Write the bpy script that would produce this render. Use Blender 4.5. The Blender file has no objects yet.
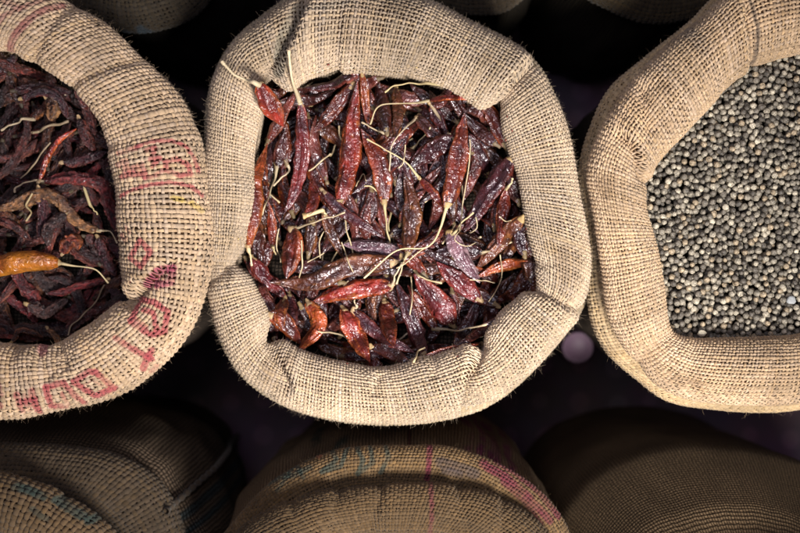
import bpy, math, random
import numpy as np
from math import radians, pi
random.seed(11)
rng = np.random.default_rng(11)
scene = bpy.context.scene
COL = scene.collection

# ------------------------------------------------------------------ frame of reference
D = 1.10            # lens above the sack mouths
ZR = 0.65           # height of the sack mouths above the floor
CZ = ZR + D
def U(px, py, z):   # photo position -> place at height z
    k = (CZ - z) / D * 0.001
    return np.array([(px - 400) * k, (266.5 - py) * k])

# ------------------------------------------------------------------ noise
_T = rng.random((48, 48, 48)).astype(np.float32) * 2 - 1
def vnoise(p):
    p = np.asarray(p, dtype=np.float64)
    i = np.floor(p).astype(np.int64); f = p - i
    f = f * f * (3 - 2 * f); i %= 48; j = (i + 1) % 48
    x0, y0, z0 = i[..., 0], i[..., 1], i[..., 2]; x1, y1, z1 = j[..., 0], j[..., 1], j[..., 2]
    fx, fy, fz = f[..., 0], f[..., 1], f[..., 2]
    a = _T[x0, y0, z0] * (1 - fx) + _T[x1, y0, z0] * fx
    b = _T[x0, y1, z0] * (1 - fx) + _T[x1, y1, z0] * fx
    c = _T[x0, y0, z1] * (1 - fx) + _T[x1, y0, z1] * fx
    d = _T[x0, y1, z1] * (1 - fx) + _T[x1, y1, z1] * fx
    return (a * (1 - fy) + b * fy) * (1 - fz) + (c * (1 - fy) + d * fy) * fz
def fbm(p, n=3):
    r = 0; a = 1.0
    for k in range(n):
        r = r + a * vnoise(p * (2 ** k) + 17.3 * k); a *= 0.5
    return r
def sstep(a, b, x):
    t = np.clip((x - a) / (b - a), 0, 1); return t * t * (3 - 2 * t)

# ------------------------------------------------------------------ mesh / object helpers
def mesh_np(name, V, Q, col=None, mats=(), matidx=None, uv=None, smooth=True):
    """V (n,3), Q (m,4) or (m,3)"""
    me = bpy.data.meshes.new(name)
    V = np.ascontiguousarray(V, dtype=np.float32); Q = np.ascontiguousarray(Q, dtype=np.int32)
    m, k = Q.shape
    me.vertices.add(len(V)); me.vertices.foreach_set('co', V.ravel())
    me.loops.add(m * k); me.loops.foreach_set('vertex_index', Q.ravel())
    me.polygons.add(m)
    me.polygons.foreach_set('loop_start', np.arange(0, m * k, k, dtype=np.int32))
    me.polygons.foreach_set('loop_total', np.full(m, k, dtype=np.int32))
    for mt in mats: me.materials.append(mt)
    if matidx is not None: me.polygons.foreach_set('material_index', np.ascontiguousarray(matidx, dtype=np.int32))
    me.update(calc_edges=True)
    me.polygons.foreach_set('use_smooth', np.full(m, smooth, dtype=bool))
    if col is not None:
        at = me.attributes.new('Col', 'FLOAT_COLOR', 'POINT')
        c4 = np.ones((len(V), 4), dtype=np.float32); c4[:, :3] = col
        at.data.foreach_set('color', c4.ravel())
    if uv is not None:
        ul = me.uv_layers.new(name='UVMap')
        ul.data.foreach_set('uv', np.ascontiguousarray(uv[Q.ravel()], dtype=np.float32).ravel())
    return me
def link(name, me, parent=None, loc=None):
    o = bpy.data.objects.new(name, me); COL.objects.link(o)
    if parent: o.parent = parent
    if loc is not None: o.location = loc
    return o
def thing(name, label, cat, group=None, loc=(0, 0, 0)):
    o = bpy.data.objects.new(name, None); COL.objects.link(o)
    o.empty_display_size = 0.02; o.location = loc
    o['label'] = label; o['category'] = cat
    if group: o['group'] = group
    return o
def gridq(n, m, closed_n=False, closed_m=False):
    """quads over an n x m grid of points (row-major)"""
    a = np.arange(n if closed_n else n - 1); b = np.arange(m if closed_m else m - 1)
    A, B = np.meshgrid(a, b, indexing='ij')
    A1 = (A + 1) % n; B1 = (B + 1) % m
    return np.stack([A * m + B, A1 * m + B, A1 * m + B1, A * m + B1], -1).reshape(-1, 4)

# ------------------------------------------------------------------ materials
def newmat(name):
    m = bpy.data.materials.new(name); m.use_nodes = True
    nt = m.node_tree; bs = nt.nodes['Principled BSDF']
    return m, nt, bs
def N(nt, t, **kw):
    n = nt.nodes.new(t)
    for k, v in kw.items():
        if k in ('operation', 'blend_type', 'data_type', 'attribute_name', 'feature', 'vector_type', 'noise_dimensions', 'distance'): setattr(n, k, v)
        else: n.inputs[k].default_value = v
    return n
def attr(nt, name='Col'):
    n = nt.nodes.new('ShaderNodeAttribute'); n.attribute_name = name; return n

def mat_yarn():
    m, nt, bs = newmat('jute_yarn')
    a = attr(nt); tc = N(nt, 'ShaderNodeTexCoord')
    nz = N(nt, 'ShaderNodeTexNoise', Scale=900.0, Detail=3.0, Roughness=0.7)
    nt.links.new(tc.outputs['Object'], nz.inputs['Vector'])
    r = N(nt, 'ShaderNodeMapRange'); r.inputs['To Min'].default_value = 0.55; r.inputs['To Max'].default_value = 1.4
    nt.links.new(nz.outputs['Fac'], r.inputs['Value'])
    mx = nt.nodes.new('ShaderNodeVectorMath'); mx.operation = 'SCALE'
    nt.links.new(a.outputs['Color'], mx.inputs[0]); nt.links.new(r.outputs[0], mx.inputs['Scale'])
    nt.links.new(mx.outputs[0], bs.inputs['Base Color'])
    bs.inputs['Roughness'].default_value = 0.9
    bs.inputs['Specular IOR Level'].default_value = 0.12
    bs.inputs['Sheen Weight'].default_value = 0.12
    b = N(nt, 'ShaderNodeBump', Strength=0.9, Distance=0.0004)
    nt.links.new(nz.outputs['Fac'], b.inputs['Height']); nt.links.new(b.outputs[0], bs.inputs['Normal'])
    return m
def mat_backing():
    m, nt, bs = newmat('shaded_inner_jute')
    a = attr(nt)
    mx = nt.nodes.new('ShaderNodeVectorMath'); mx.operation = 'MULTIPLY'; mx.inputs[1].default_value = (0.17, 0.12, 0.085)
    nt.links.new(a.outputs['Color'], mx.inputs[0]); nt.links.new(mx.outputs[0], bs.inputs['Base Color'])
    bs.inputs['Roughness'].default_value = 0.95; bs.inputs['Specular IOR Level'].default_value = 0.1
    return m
def mat_weave():
    m, nt, bs = newmat('woven_sackcloth')
    L = nt.links
    def M(op, a, b=None, c=None):
        n = nt.nodes.new('ShaderNodeMath'); n.operation = op
        for i, x in enumerate((a, b, c)):
            if x is None: continue
            if isinstance(x, (int, float)): n.inputs[i].default_value = x
            else: L.new(x, n.inputs[i])
        return n.outputs[0]
    uv = N(nt, 'ShaderNodeUVMap'); uv.uv_map = 'UVMap'
    nz = N(nt, 'ShaderNodeTexNoise', Scale=0.35, Detail=3.0)
    L.new(uv.outputs[0], nz.inputs['Vector'])
    sc = nt.nodes.new('ShaderNodeVectorMath'); sc.operation = 'MULTIPLY_ADD'
    L.new(nz.outputs['Color'], sc.inputs[0]); sc.inputs[1].default_value = (0.9, 0.9, 0)
    L.new(uv.outputs[0], sc.inputs[2])
    sp = N(nt, 'ShaderNodeSeparateXYZ'); L.new(sc.outputs[0], sp.inputs[0])
    u, v = sp.outputs[0], sp.outputs[1]
    su = M('ABSOLUTE', M('SINE', M('MULTIPLY', u, pi))); sv = M('ABSOLUTE', M('SINE', M('MULTIPLY', v, pi)))
    chk = M('FLOORED_MODULO', M('ADD', M('FLOOR', u), M('FLOOR', v)), 2.0)
    h1 = M('MULTIPLY', M('POWER', su, 0.9), M('POWER', sv, 0.35))
    h2 = M('MULTIPLY', M('POWER', su, 0.35), M('POWER', sv, 0.9))
    h = M('ADD', M('MULTIPLY', h1, chk), M('MULTIPLY', h2, M('SUBTRACT', 1.0, chk)))
    k = M('ADD', M('MULTIPLY', h, 0.95), 0.05)
    # uneven yarns
    n2 = N(nt, 'ShaderNodeTexNoise', Scale=0.8, Detail=4.0, Roughness=0.75); L.new(uv.outputs[0], n2.inputs['Vector'])
    k2 = M('MULTIPLY', k, M('ADD', M('MULTIPLY', n2.outputs['Fac'], 1.3), 0.35))
    a = attr(nt)
    mx = nt.nodes.new('ShaderNodeVectorMath'); mx.operation = 'SCALE'
    L.new(a.outputs['Color'], mx.inputs[0]); L.new(k2, mx.inputs['Scale'])
    L.new(mx.outputs[0], bs.inputs['Base Color'])
    bs.inputs['Roughness'].default_value = 0.85; bs.inputs['Specular IOR Level'].default_value = 0.2
    b = N(nt, 'ShaderNodeBump', Strength=1.0, Distance=0.0016)
    L.new(h, b.inputs['Height']); L.new(b.outputs[0], bs.inputs['Normal'])
    return m
def mat_pod(name, rough, bump, scale, coat):
    m, nt, bs = newmat(name)
    a = attr(nt); tc = N(nt, 'ShaderNodeTexCoord')
    nz = N(nt, 'ShaderNodeTexNoise', Scale=scale, Detail=2.5, Roughness=0.5, Distortion=1.6)
    nt.links.new(tc.outputs['Object'], nz.inputs['Vector'])
    vo = N(nt, 'ShaderNodeTexVoronoi', feature='DISTANCE_TO_EDGE', Scale=scale * 1.1)
    nt.links.new(nz.outputs['Color'], vo.inputs['Vector'])
    mxv = nt.nodes.new('ShaderNodeVectorMath'); mxv.operation = 'MULTIPLY_ADD'; mxv.inputs[1].default_value = (0.006,) * 3
    nt.links.new(nz.outputs['Color'], mxv.inputs[0]); nt.links.new(tc.outputs['Object'], mxv.inputs[2])
    nt.links.new(mxv.outputs[0], vo.inputs['Vector'])
    ad = N(nt, 'ShaderNodeMath', operation='MULTIPLY_ADD'); ad.inputs[1].default_value = 0.45
    nt.links.new(vo.outputs['Distance'], ad.inputs[0]); nt.links.new(nz.outputs['Fac'], ad.inputs[2])
    b = N(nt, 'ShaderNodeBump', Strength=bump, Distance=0.0032)
    nt.links.new(ad.outputs[0], b.inputs['Height']); nt.links.new(b.outputs[0], bs.inputs['Normal'])
    nt.links.new(b.outputs[0], bs.inputs['Coat Normal'])
    # light and dark blotches in the skin
    n3 = N(nt, 'ShaderNodeTexNoise', Scale=scale * 0.55, Detail=5.0, Roughness=0.7)
    nt.links.new(tc.outputs['Object'], n3.inputs['Vector'])
    r = N(nt, 'ShaderNodeMapRange'); r.inputs['From Min'].default_value = 0.3; r.inputs['From Max'].default_value = 0.7
    r.inputs['To Min'].default_value = 0.35; r.inputs['To Max'].default_value = 1.5
    nt.links.new(n3.outputs['Fac'], r.inputs['Value'])
    mx = nt.nodes.new('ShaderNodeVectorMath'); mx.operation = 'SCALE'
    nt.links.new(a.outputs['Color'], mx.inputs[0]); nt.links.new(r.outputs[0], mx.inputs['Scale'])
    nt.links.new(mx.outputs[0], bs.inputs['Base Color'])
    rr = N(nt, 'ShaderNodeMapRange'); rr.inputs['To Min'].default_value = rough - 0.1; rr.inputs['To Max'].default_value = rough + 0.25
    nt.links.new(n3.outputs['Fac'], rr.inputs['Value']); nt.links.new(rr.outputs[0], bs.inputs['Roughness'])
    bs.inputs['Coat Weight'].default_value = coat; bs.inputs['Coat Roughness'].default_value = 0.16
    bs.inputs['Specular IOR Level'].default_value = 0.6
    bs.inputs['Specular Tint'].default_value = (0.93, 0.86, 1.0, 1)
    return m
def mat_stalk():
    m, nt, bs = newmat('dry_stalk')
    a = attr(nt); tc = N(nt, 'ShaderNodeTexCoord')
    nz = N(nt, 'ShaderNodeTexNoise', Scale=700.0, Detail=3.0)
    nt.links.new(tc.outputs['Object'], nz.inputs['Vector'])
    r = N(nt, 'ShaderNodeMapRange'); r.inputs['To Min'].default_value = 0.6; r.inputs['To Max'].default_value = 1.35
    nt.links.new(nz.outputs['Fac'], r.inputs['Value'])
    mx = nt.nodes.new('ShaderNodeVectorMath'); mx.operation = 'SCALE'
    nt.links.new(a.outputs['Color'], mx.inputs[0]); nt.links.new(r.outputs[0], mx.inputs['Scale'])
    nt.links.new(mx.outputs[0], bs.inputs['Base Color']); bs.inputs['Roughness'].default_value = 0.6
    b = N(nt, 'ShaderNodeBump', Strength=0.5, Distance=0.0005)
    nt.links.new(nz.outputs['Fac'], b.inputs['Height']); nt.links.new(b.outputs[0], bs.inputs['Normal'])
    return m
def mat_pepper():
    m, nt, bs = newmat('wrinkled_peppercorn')
    a = attr(nt); tc = N(nt, 'ShaderNodeTexCoord')
    nz = N(nt, 'ShaderNodeTexNoise', Scale=620.0, Detail=3.0, Roughness=0.7, Distortion=1.0)
    nt.links.new(tc.outputs['Object'], nz.inputs['Vector'])
    r = N(nt, 'ShaderNodeMapRange'); r.inputs['From Min'].default_value = 0.35; r.inputs['From Max'].default_value = 0.62
    r.inputs['To Min'].default_value = 0.5; r.inputs['To Max'].default_value = 1.25
    nt.links.new(nz.outputs['Fac'], r.inputs['Value'])
    mx = nt.nodes.new('ShaderNodeVectorMath'); mx.operation = 'SCALE'
    nt.links.new(a.outputs['Color'], mx.inputs[0]); nt.links.new(r.outputs[0], mx.inputs['Scale'])
    nt.links.new(mx.outputs[0], bs.inputs['Base Color']); bs.inputs['Roughness'].default_value = 0.5
    b = N(nt, 'ShaderNodeBump', Strength=0.8, Distance=0.0007)
    nt.links.new(nz.outputs['Fac'], b.inputs['Height']); nt.links.new(b.outputs[0], bs.inputs['Normal'])
    return m
def mat_floor():
    m, nt, bs = newmat('dim_patterned_floor')
    tc = N(nt, 'ShaderNodeTexCoord')
    vo = N(nt, 'ShaderNodeTexVoronoi', Scale=18.0, Randomness=0.25)
    nt.links.new(tc.outputs['Object'], vo.inputs['Vector'])
    cr = nt.nodes.new('ShaderNodeValToRGB')
    cr.color_ramp.elements[0].position = 0.24; cr.color_ramp.elements[0].color = (0.30, 0.17, 0.24, 1)
    cr.color_ramp.elements[1].position = 0.34; cr.color_ramp.elements[1].color = (0.20, 0.12, 0.165, 1)
    nt.links.new(vo.outputs['Distance'], cr.inputs[0])
    nz = N(nt, 'ShaderNodeTexNoise', Scale=9.0, Detail=5.0)
    nt.links.new(tc.outputs['Object'], nz.inputs['Vector'])
    mx = N(nt, 'ShaderNodeMix', data_type='RGBA', blend_type='MULTIPLY'); mx.inputs['Factor'].default_value = 0.8
    nt.links.new(cr.outputs[0], mx.inputs[6]); nt.links.new(nz.outputs['Color'], mx.inputs[7])
    nt.links.new(mx.outputs[2], bs.inputs['Base Color']); bs.inputs['Roughness'].default_value = 0.6
    return m
M_YARN, M_BACK, M_WEAVE = mat_yarn(), mat_backing(), mat_weave()
M_POD = mat_pod('glossy_dried_chilli_skin', 0.31, 0.85, 120.0, .62)
M_WRINK = mat_pod('wrinkled_dried_chilli_skin', 0.30, 1.0, 360.0, 0.65)
M_STALK, M_PEP, M_FLOOR = mat_stalk(), mat_pepper(), mat_floor()

# ------------------------------------------------------------------ sacks
def closed_curve(pts, n=2400):
    """periodic Catmull-Rom through pts (k,4): inner xy, outer xy; returns table over s in [0,1)"""
    P = np.asarray(pts, float); k = len(P); out = []
    for i in range(k):
        p0, p1, p2, p3 = P[i - 1], P[i], P[(i + 1) % k], P[(i + 2) % k]
        t = np.linspace(0, 1, 60, endpoint=False)[:, None]
        out.append(0.5 * ((2 * p1) + (-p0 + p2) * t + (2 * p0 - 5 * p1 + 4 * p2 - p3) * t ** 2 + (-p0 + 3 * p1 - 3 * p2 + p3) * t ** 3))
    C = np.concatenate(out); mid = (C[:, :2] + C[:, 2:]) / 2
    dl = np.linalg.norm(np.roll(mid, -1, 0) - mid, axis=1); L = np.concatenate([[0], np.cumsum(dl)])
    C = np.vstack([C, C[:1]]); s = L / L[-1]; g = np.linspace(0, 1, n + 1)
    return np.stack([np.interp(g, s, C[:, j]) for j in range(4)], 1), L[-1]

class Roll:
    """a rolled-down sack mouth: surface over (s around, v across the roll)"""
    def __init__(self, pairs, zc, hf=0.85, creases=(), seed=0, noise=0.05, drop=0.05, phi0=-75, skew=0.012, flat=0.0):
        W = []
        for (ix, iy, ox, oy) in pairs:
            a = U(ix, iy, zc); b = U(ox, oy, zc); W.append([a[0], a[1], b[0], b[1]])
        Wx = np.array(W); ar = np.sum(Wx[:, 2] * np.roll(Wx[:, 3], -1) - np.roll(Wx[:, 2], -1) * Wx[:, 3])
        if ar < 0: W = W[::-1]
        self.tab, self.per = closed_curve(W)
        self.zc, self.hf, self.seed, self.noise, self.drop, self.phi0, self.skew = zc, hf, seed, noise, drop, phi0, skew
        self.cr = []
        for (x0, y0, x1, y1, dep, ws, wg, side) in creases:
            self.cr.append((U(x0, y0, zc + .03), U(x1, y1, zc + .03), dep, ws * .001, wg * .001, side))
        hw = np.linalg.norm(self.tab[:, 2:] - self.tab[:, :2], axis=1).mean() / 2
        self.hw = hw
        self.arc = hw * (1 + hf) / 2 * radians(180 + 35 - phi0) ; self.len = self.arc + drop
        self.va = self.arc / self.len
        self.cen = self.tab[:, :2].mean(0)
    def look(self, s):
        n = len(self.tab) - 1
        x = (s % 1.0) * n; i = np.floor(x).astype(int) % n; f = (x - np.floor(x))[..., None]
        return self.tab[i] * (1 - f) + self.tab[i + 1] * f
    def __call__(self, s, v):
        s = s + self.skew * (v - .5) * (1 + 1.2 * np.sin(2 * pi * (2 * s + .13 * self.seed)))
        T = self.look(s); I, O = T[..., :2], T[..., 2:]
        mid, half = (I + O) / 2, (O - I) / 2
        hw = np.linalg.norm(half, axis=-1)
        phi = np.radians(self.phi0 + (215 - self.phi0) * np.clip(v / self.va, 0, 1))
        dr = np.clip((v - self.va) / (1 - self.va + 1e-9), 0, 1) * self.drop
        c, sn = np.cos(phi), np.sin(phi)
        base = mid + half * c[..., None]
        r = np.ones(s.shape)
        for (p0, p1, dep, ws, wg, side) in self.cr:
            d = p1 - p0; L = np.hypot(*d); d = d / L; nrm = np.array([-d[1], d[0]]) * side
            q = base - p0; t = (q @ d) / L
            wob = 0.0025 * vnoise(np.stack([t * 3 + self.seed, t * 0, t * 0 + 5], -1))
            dd = q @ nrm + wob
            g = np.where(dd < 0, np.exp(-(dd / ws) ** 2), np.exp(-dd / wg))
            bul = np.exp(-((dd + 2.6 * ws) / (1.6 * ws)) ** 2) * 0.14
            win = sstep(-0.12, 0.12, t) * sstep(1.15, 0.85, t)
            r = r - dep * win * (g - bul)
        P0 = np.concatenate([base, (self.zc + hw * sn)[..., None]], -1)
        nz = fbm(P0 * 17 + self.seed * 3.7, 2) * self.noise
        # soft pleats running across the roll
        pl = vnoise(np.stack([s * self.per * 26, v * 1.6, s * 0 + self.seed * 2.1], -1)) * self.noise * 0.55
        pl2 = vnoise(np.stack([s * self.per * 75 + v * 3, v * 3.0, s * 0 + self.seed * 1.3 + 9], -1)) * self.noise * 0.22
        r = r + nz + pl + pl2
        xy = mid + half * (c * r)[..., None]
        z = self.zc + hw * self.hf * sn * r - dr
        return np.concatenate([xy, z[..., None]], -1)
def frame(surf, s, v):
    e = 0.0007; ev = 0.006
    P = surf(s, v); A = surf(s + e, v) - surf(s - e, v); B = surf(s, v + ev) - surf(s, v - ev)
    A /= np.linalg.norm(A, axis=-1, keepdims=True) + 1e-12; B /= np.linalg.norm(B, axis=-1, keepdims=True) + 1e-12
    Nn = np.cross(A, B); Nn /= np.linalg.norm(Nn, axis=-1, keepdims=True) + 1e-12
    return P, A, B, Nn

def paint(P, cols, prints_and_shade, up, fat=1.22):
    """prints: list of (points px list, half width mm, colour, strength); laid on the cloth from above"""
    if not prints_and_shade: return cols
    xy = P[:, :2]
    msk = vnoise(P * 420) * 0.5 + 0.5; msk2 = fbm(P * 90, 2) * 0.5 + 0.5
    for (pts, hwid, color, st) in prints_and_shade:
        hwid = hwid * fat
        w = np.array([U(a, b, ZR + 0.01) for a, b in pts]); best = np.full(len(xy), 9.0)
        lo, hi = w.min(0) - .012, w.max(0) + .012
        sel = np.where((xy[:, 0] > lo[0]) & (xy[:, 0] < hi[0]) & (xy[:, 1] > lo[1]) & (xy[:, 1] < hi[1]) & (P[:, 2] > up))[0]
        if not len(sel): continue
        q = xy[sel]; bst = np.full(len(sel), 9.0)
        for a, b in zip(w[:-1], w[1:]):
            d = b - a; t = np.clip(((q - a) @ d) / (d @ d + 1e-12), 0, 1)
            bst = np.minimum(bst, np.linalg.norm(q - a - t[:, None] * d, axis=1))
        k = sstep(hwid * 1.25, hwid * 0.75, bst * 1000 + (msk[sel] - .5) * 1.6) * st * np.clip(0.45 + 0.85 * msk2[sel], 0, 1)
        cols[sel] = cols[sel] * (1 - k[:, None]) + np.array(color) * k[:, None]
    return cols

def cloth(name, surf, sp, tint, parent, prints_and_shade=(), gap=0.86, dirt=0.25, K=5, spc=4, seed=0, vmin=0.0, label=None):
    Na = int(round(surf.per / sp / 2)) * 2; Nb = int(round(surf.len / sp))
    r = np.random.default_rng(seed + 5)
    th = np.linspace(radians(-105), radians(105), K)
    allV, allQ, allC, off = [], [], [], 0
    tint = np.array(tint)
    def add(S, Vv, idx, phase, across, n, m, closed):
        nonlocal off
        P, A, B, Nn = frame(surf, S, Vv)
        wv = np.stack([S * surf.per * 60, Vv * surf.len * 60, np.zeros_like(S) + idx * .77], -1)
        wid = sp * 0.5 * gap * (1 + 0.28 * r.standard_normal(n)[:, None].clip(-1.6, 1.9) * .6 + 0.26 * vnoise(wv * 3.9))
        wid = wid * (1 + .9 * (vnoise(wv * .9 + 21) - .5).clip(0, .6))      # slubs
        hgt = sp * 0.27 * phase
        X = B if across == 'B' else A
        jit = sp * (0.13 * vnoise(wv * 1.7 + 31) + .22 * vnoise(wv * .45 + 61))
        C = P + Nn * hgt[..., None] + X * jit[..., None]
        V = C[:, :, None, :] + X[:, :, None, :] * (np.sin(th)[None, None, :, None] * wid[:, :, None, None]) + Nn[:, :, None, :] * ((np.cos(th))[None, None, :, None] * (wid * .60)[:, :, None, None])
        Q = gridq(m, K, closed_n=closed)
        Q = (Q[None] + (np.arange(n) * m * K)[:, None, None]).reshape(-1, 4) + off
        tn = 1 + 0.09 * r.standard_normal(n)[:, None] .clip(-1.8, 1.8) + 0.22 * vnoise(wv * 5.1 + 3)
        c = tint[None, None] * tn[..., None] * (1 + np.array([0.0, -.02, -.07]) * r.standard_normal(n)[:, None, None].clip(-2, 2))
        V = V.reshape(-1, 3); c = np.repeat(c.reshape(-1, 3), K, 0)
        allV.append(V); allQ.append(Q); allC.append(c); off += len(V)
    # wefts: run around the mouth
    m = Na * spc; a = np.arange(m) / spc
    j = np.arange(int(vmin * Nb), Nb); S = np.tile(a / Na, (len(j), 1)); Vv = np.tile(((j + .5) / Nb)[:, None], (1, m))
    add(S, Vv, j[:, None], np.cos(pi * (a[None] + j[:, None])), 'B', len(j), m, True)
    # warps: run across the roll
    i = np.arange(Na); b = np.arange(int(vmin * Nb) * spc, Nb * spc + 1) / spc
    S = np.tile((i / Na)[:, None], (1, len(b))); Vv = np.tile(b[None] / Nb, (Na, 1))
    add(S, Vv, i[:, None], -np.cos(pi * (b[None] - .5 + i[:, None])), 'A', Na, len(b), False)
    nth = sum(len(q) for q in allQ)
    # the doubled cloth seen through the gaps
    ns, nv = Na * 1, Nb * 2
    S, Vv = np.meshgrid(np.arange(ns) / ns, np.linspace(0, 1, nv), indexing='ij')
    P, A, B, Nn = frame(surf, S, Vv)
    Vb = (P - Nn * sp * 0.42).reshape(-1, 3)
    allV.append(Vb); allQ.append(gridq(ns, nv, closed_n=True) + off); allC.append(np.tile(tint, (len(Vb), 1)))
    V = np.concatenate(allV); Q = np.concatenate(allQ); Cc = np.concatenate(allC)
    Cc *= (1 + dirt * (fbm(V * 14 + seed, 3)))[:, None].clip(.45, 1.5)
    st_ = sstep(.30, .95, fbm(V * 24 + seed + 40, 3))[:, None] * .45       # old stains
    Cc = Cc * (1 - st_) + Cc * np.array([.50, .44, .40]) * st_
    Cc = paint(V, Cc, prints_and_shade, surf.zc - 0.02)
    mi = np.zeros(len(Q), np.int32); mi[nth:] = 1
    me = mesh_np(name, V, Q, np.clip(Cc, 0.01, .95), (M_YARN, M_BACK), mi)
    o = link(name, me, parent)
    if label: o['label'] = label
    return o

def fuzz(surf, n, parent, tint, seed=0, lmin=.002, lmax=.009, rad=.000085):
    r = np.random.default_rng(seed + 99)
    S = r.random(n); Vv = r.uniform(0.05, .78, n)
    # more of them along the outer and inner shoulders, where they show against the dark
    k = n // 2; Vv[:k] = r.uniform(0.16, .34, k)
    P, A, B, Nn = frame(surf, S, Vv)
    L = r.uniform(lmin, lmax, n) * r.uniform(.4, 1, n)
    d = A * r.uniform(-1, 1, n)[:, None] + B * r.uniform(-1, 1, n)[:, None] + Nn * r.uniform(.25, 1.0, n)[:, None]
    d /= np.linalg.norm(d, axis=1, keepdims=True)
    c = r.standard_normal((n, 3)); c -= d * (c * d).sum(1)[:, None]; c /= np.linalg.norm(c, axis=1, keepdims=True)
    m = 7; t = np.linspace(0, 1, m)
    cur = r.uniform(.2, 1.3, n)
    C = P[:, None] + Nn[:, None] * .0008 + d[:, None] * (L[:, None] * t)[..., None] + c[:, None] * ((L * cur)[:, None] * t ** 2)[..., None]
    e1 = c; e2 = np.cross(d, c); ang = np.array([0, 2.1, 4.2])
    rr = rad * (1 - .6 * t)
    V = C[:, :, None] + (e1[:, None, None] * np.cos(ang)[None, None, :, None] + e2[:, None, None] * np.sin(ang)[None, None, :, None]) * rr[None, :, None, None]
    Q = gridq(m, 3, closed_m=True); Q = (Q[None] + (np.arange(n) * m * 3)[:, None, None]).reshape(-1, 4)
    V = V.reshape(-1, 3)
    col = np.tile(np.array(tint) * 1.1, (len(V), 1))
    o = link('frayed_fibres', mesh_np('frayed_fibres', V, Q, col, (M_YARN,)), parent)
    o['kind'] = 'stuff'
    return o

def body(roll, sp, tint, parent, bulge=0.06, base=0.86, top=0.9, seed=0, painter=None, z0=None, folds=.02, ztop=None):
    O = roll.tab[:-1, 2:]; cen = O.mean(0)
    ns, nz = 420, 190
    s = np.arange(ns) / ns; T = roll.look(s)[:, 2:]
    zt = roll.zc - 0.01 if ztop is None else ztop
    d = np.linspace(0, 1, nz)
    f = np.interp(d, [0, .06, .25, .5, .8, .95, 1], [top, top + (1 + bulge - top) * .45, 1 + bulge, 1 + bulge * .8, (base + 1) / 2, base + .02, base - .05])
    k = np.ones(9) / 9; f = np.convolve(np.pad(f, 4, mode='edge'), k, 'valid')
    Z = np.tile((zt * (1 - d) + 0.002)[None], (ns, 1))
    R = T[:, None] - cen
    th = np.arctan2(R[..., 1], R[..., 0])
    q = np.stack([np.cos(th) * 2.6 + seed * 3 + 0 * Z, np.sin(th) * 2.6 + 0 * Z, Z * 5], -1)
    ff = f[None] * (1 + folds * 2.0 * fbm(q, 3) + folds * .8 * vnoise(np.stack([np.cos(th) * 8 + 0 * Z, np.sin(th) * 8 + seed + 0 * Z, Z * 11 + th * 2], -1)))
    XY = cen + R * ff[..., None]
    V = np.concatenate([XY, Z[..., None]], -1).reshape(-1, 3)
    per = np.linalg.norm(np.roll(O, -1, 0) - O, axis=1).sum()
    uv = np.stack(np.broadcast_arrays((s * round(per / sp))[:, None], (d * zt * 1.05 / sp)[None]), -1).reshape(-1, 2)
    Q = gridq(ns, nz, closed_n=True)
    col = np.tile(np.array(tint), (len(V), 1)) * (1 + .3 * fbm(V * 11 + seed, 3))[:, None].clip(.4, 1.5)
    if painter: col = painter(V, np.tile(th, (1, nz)).reshape(-1) if th.ndim == 2 else th, col)
    me = mesh_np('body', V, Q, np.clip(col, .004, 1), (M_WEAVE,), None, uv)
    # u wraps once at the seam: fix the last column
    ul = me.uv_layers[0].data; nl = len(me.loops); arr = np.empty(nl * 2, np.float32); ul.foreach_get('uv', arr)
    arr = arr.reshape(-1, 4, 2); last = slice((ns - 1) * (nz - 1), ns * (nz - 1)); tmp = arr[last]
    u = tmp[..., 0]; u[u < 1] = round(per / sp); arr[last] = tmp; ul.foreach_set('uv', arr.ravel())
    return link('body', me, parent)

def dark_sheet(roll, z, tint, parent, mound=0.0):
    """added dark sheet standing in for the shade deep in the sack"""
    s = np.linspace(0, 1, 160, endpoint=False); I = roll.look(s)[:, :2]; c = I.mean(0)
    k = np.linspace(0, 1, 14)
    P = c + (I[:, None] * 1.0 - c) * (k[None, :, None] * 1.04)
    Z = np.tile((z + mound * (1 - k ** 2))[None], (160, 1)) + 0.003 * fbm(np.concatenate([P * 30, np.zeros(P.shape[:2] + (1,))], -1), 2)
    V = np.concatenate([P, Z[..., None]], -1).reshape(-1, 3)
    uv = V[:, :2] / .004
    me = mesh_np('dark_sheet', V, gridq(160, 14, closed_n=True), np.tile(np.array(tint), (len(V), 1)), (M_WEAVE,), None, uv)
    return link('dark_sheet', me, parent)

RED = (0.34, 0.065, 0.075); TEAL = (0.022, 0.045, 0.042); MAG = (0.12, 0.014, 0.035); YEL = (0.46, 0.33, 0.08)

# ---- middle sack
A_pairs = [(375,72,385,-8),(405,76,432,3),(440,84,470,23),(473,104,512,44),(490,111,533,62),(496,119,547,82),(508,148,566,128),(518,180,577,180),
 (527,220,587,235),(534,255,589,275),(533,283,581,308),(507,307,556,343),(476,339,513,387),(436,352,471,412),(390,366,412,422),(345,362,350,421),
 (300,352,290,407),(273,334,243,375),(266,310,220,334),(251,280,207,285),(238,264,207,262),(246,238,206,235),(254,195,205,195),(252,160,206,155),
 (261,108,211,92),(270,88,231,47),(292,86,262,18),(312,77,300,-6),(342,71,345,-12)]
A_cr = [ # x0,y0,x1,y1, depth, steep mm, gentle mm, side
 (268,96,302,-5,.55,5,10,1),(486,112,538,62,.50,5,13,-1),(340,80,338,10,.10,3,8,1),(230,267,207,262,.38,5,10,1),(240,262,200,284,.22,5,10,-1),
 (269,330,288,392,.56,4,13,-1),(476,335,468,418,.54,4,12,1),(526,288,588,312,.32,4,10,1),(520,262,560,262,.12,6,14,1),(376,374,374,398,.14,4,8,1),(300,362,306,404,.10,5,9,1),(430,355,436,380,.1,6,10,1)]
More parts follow.
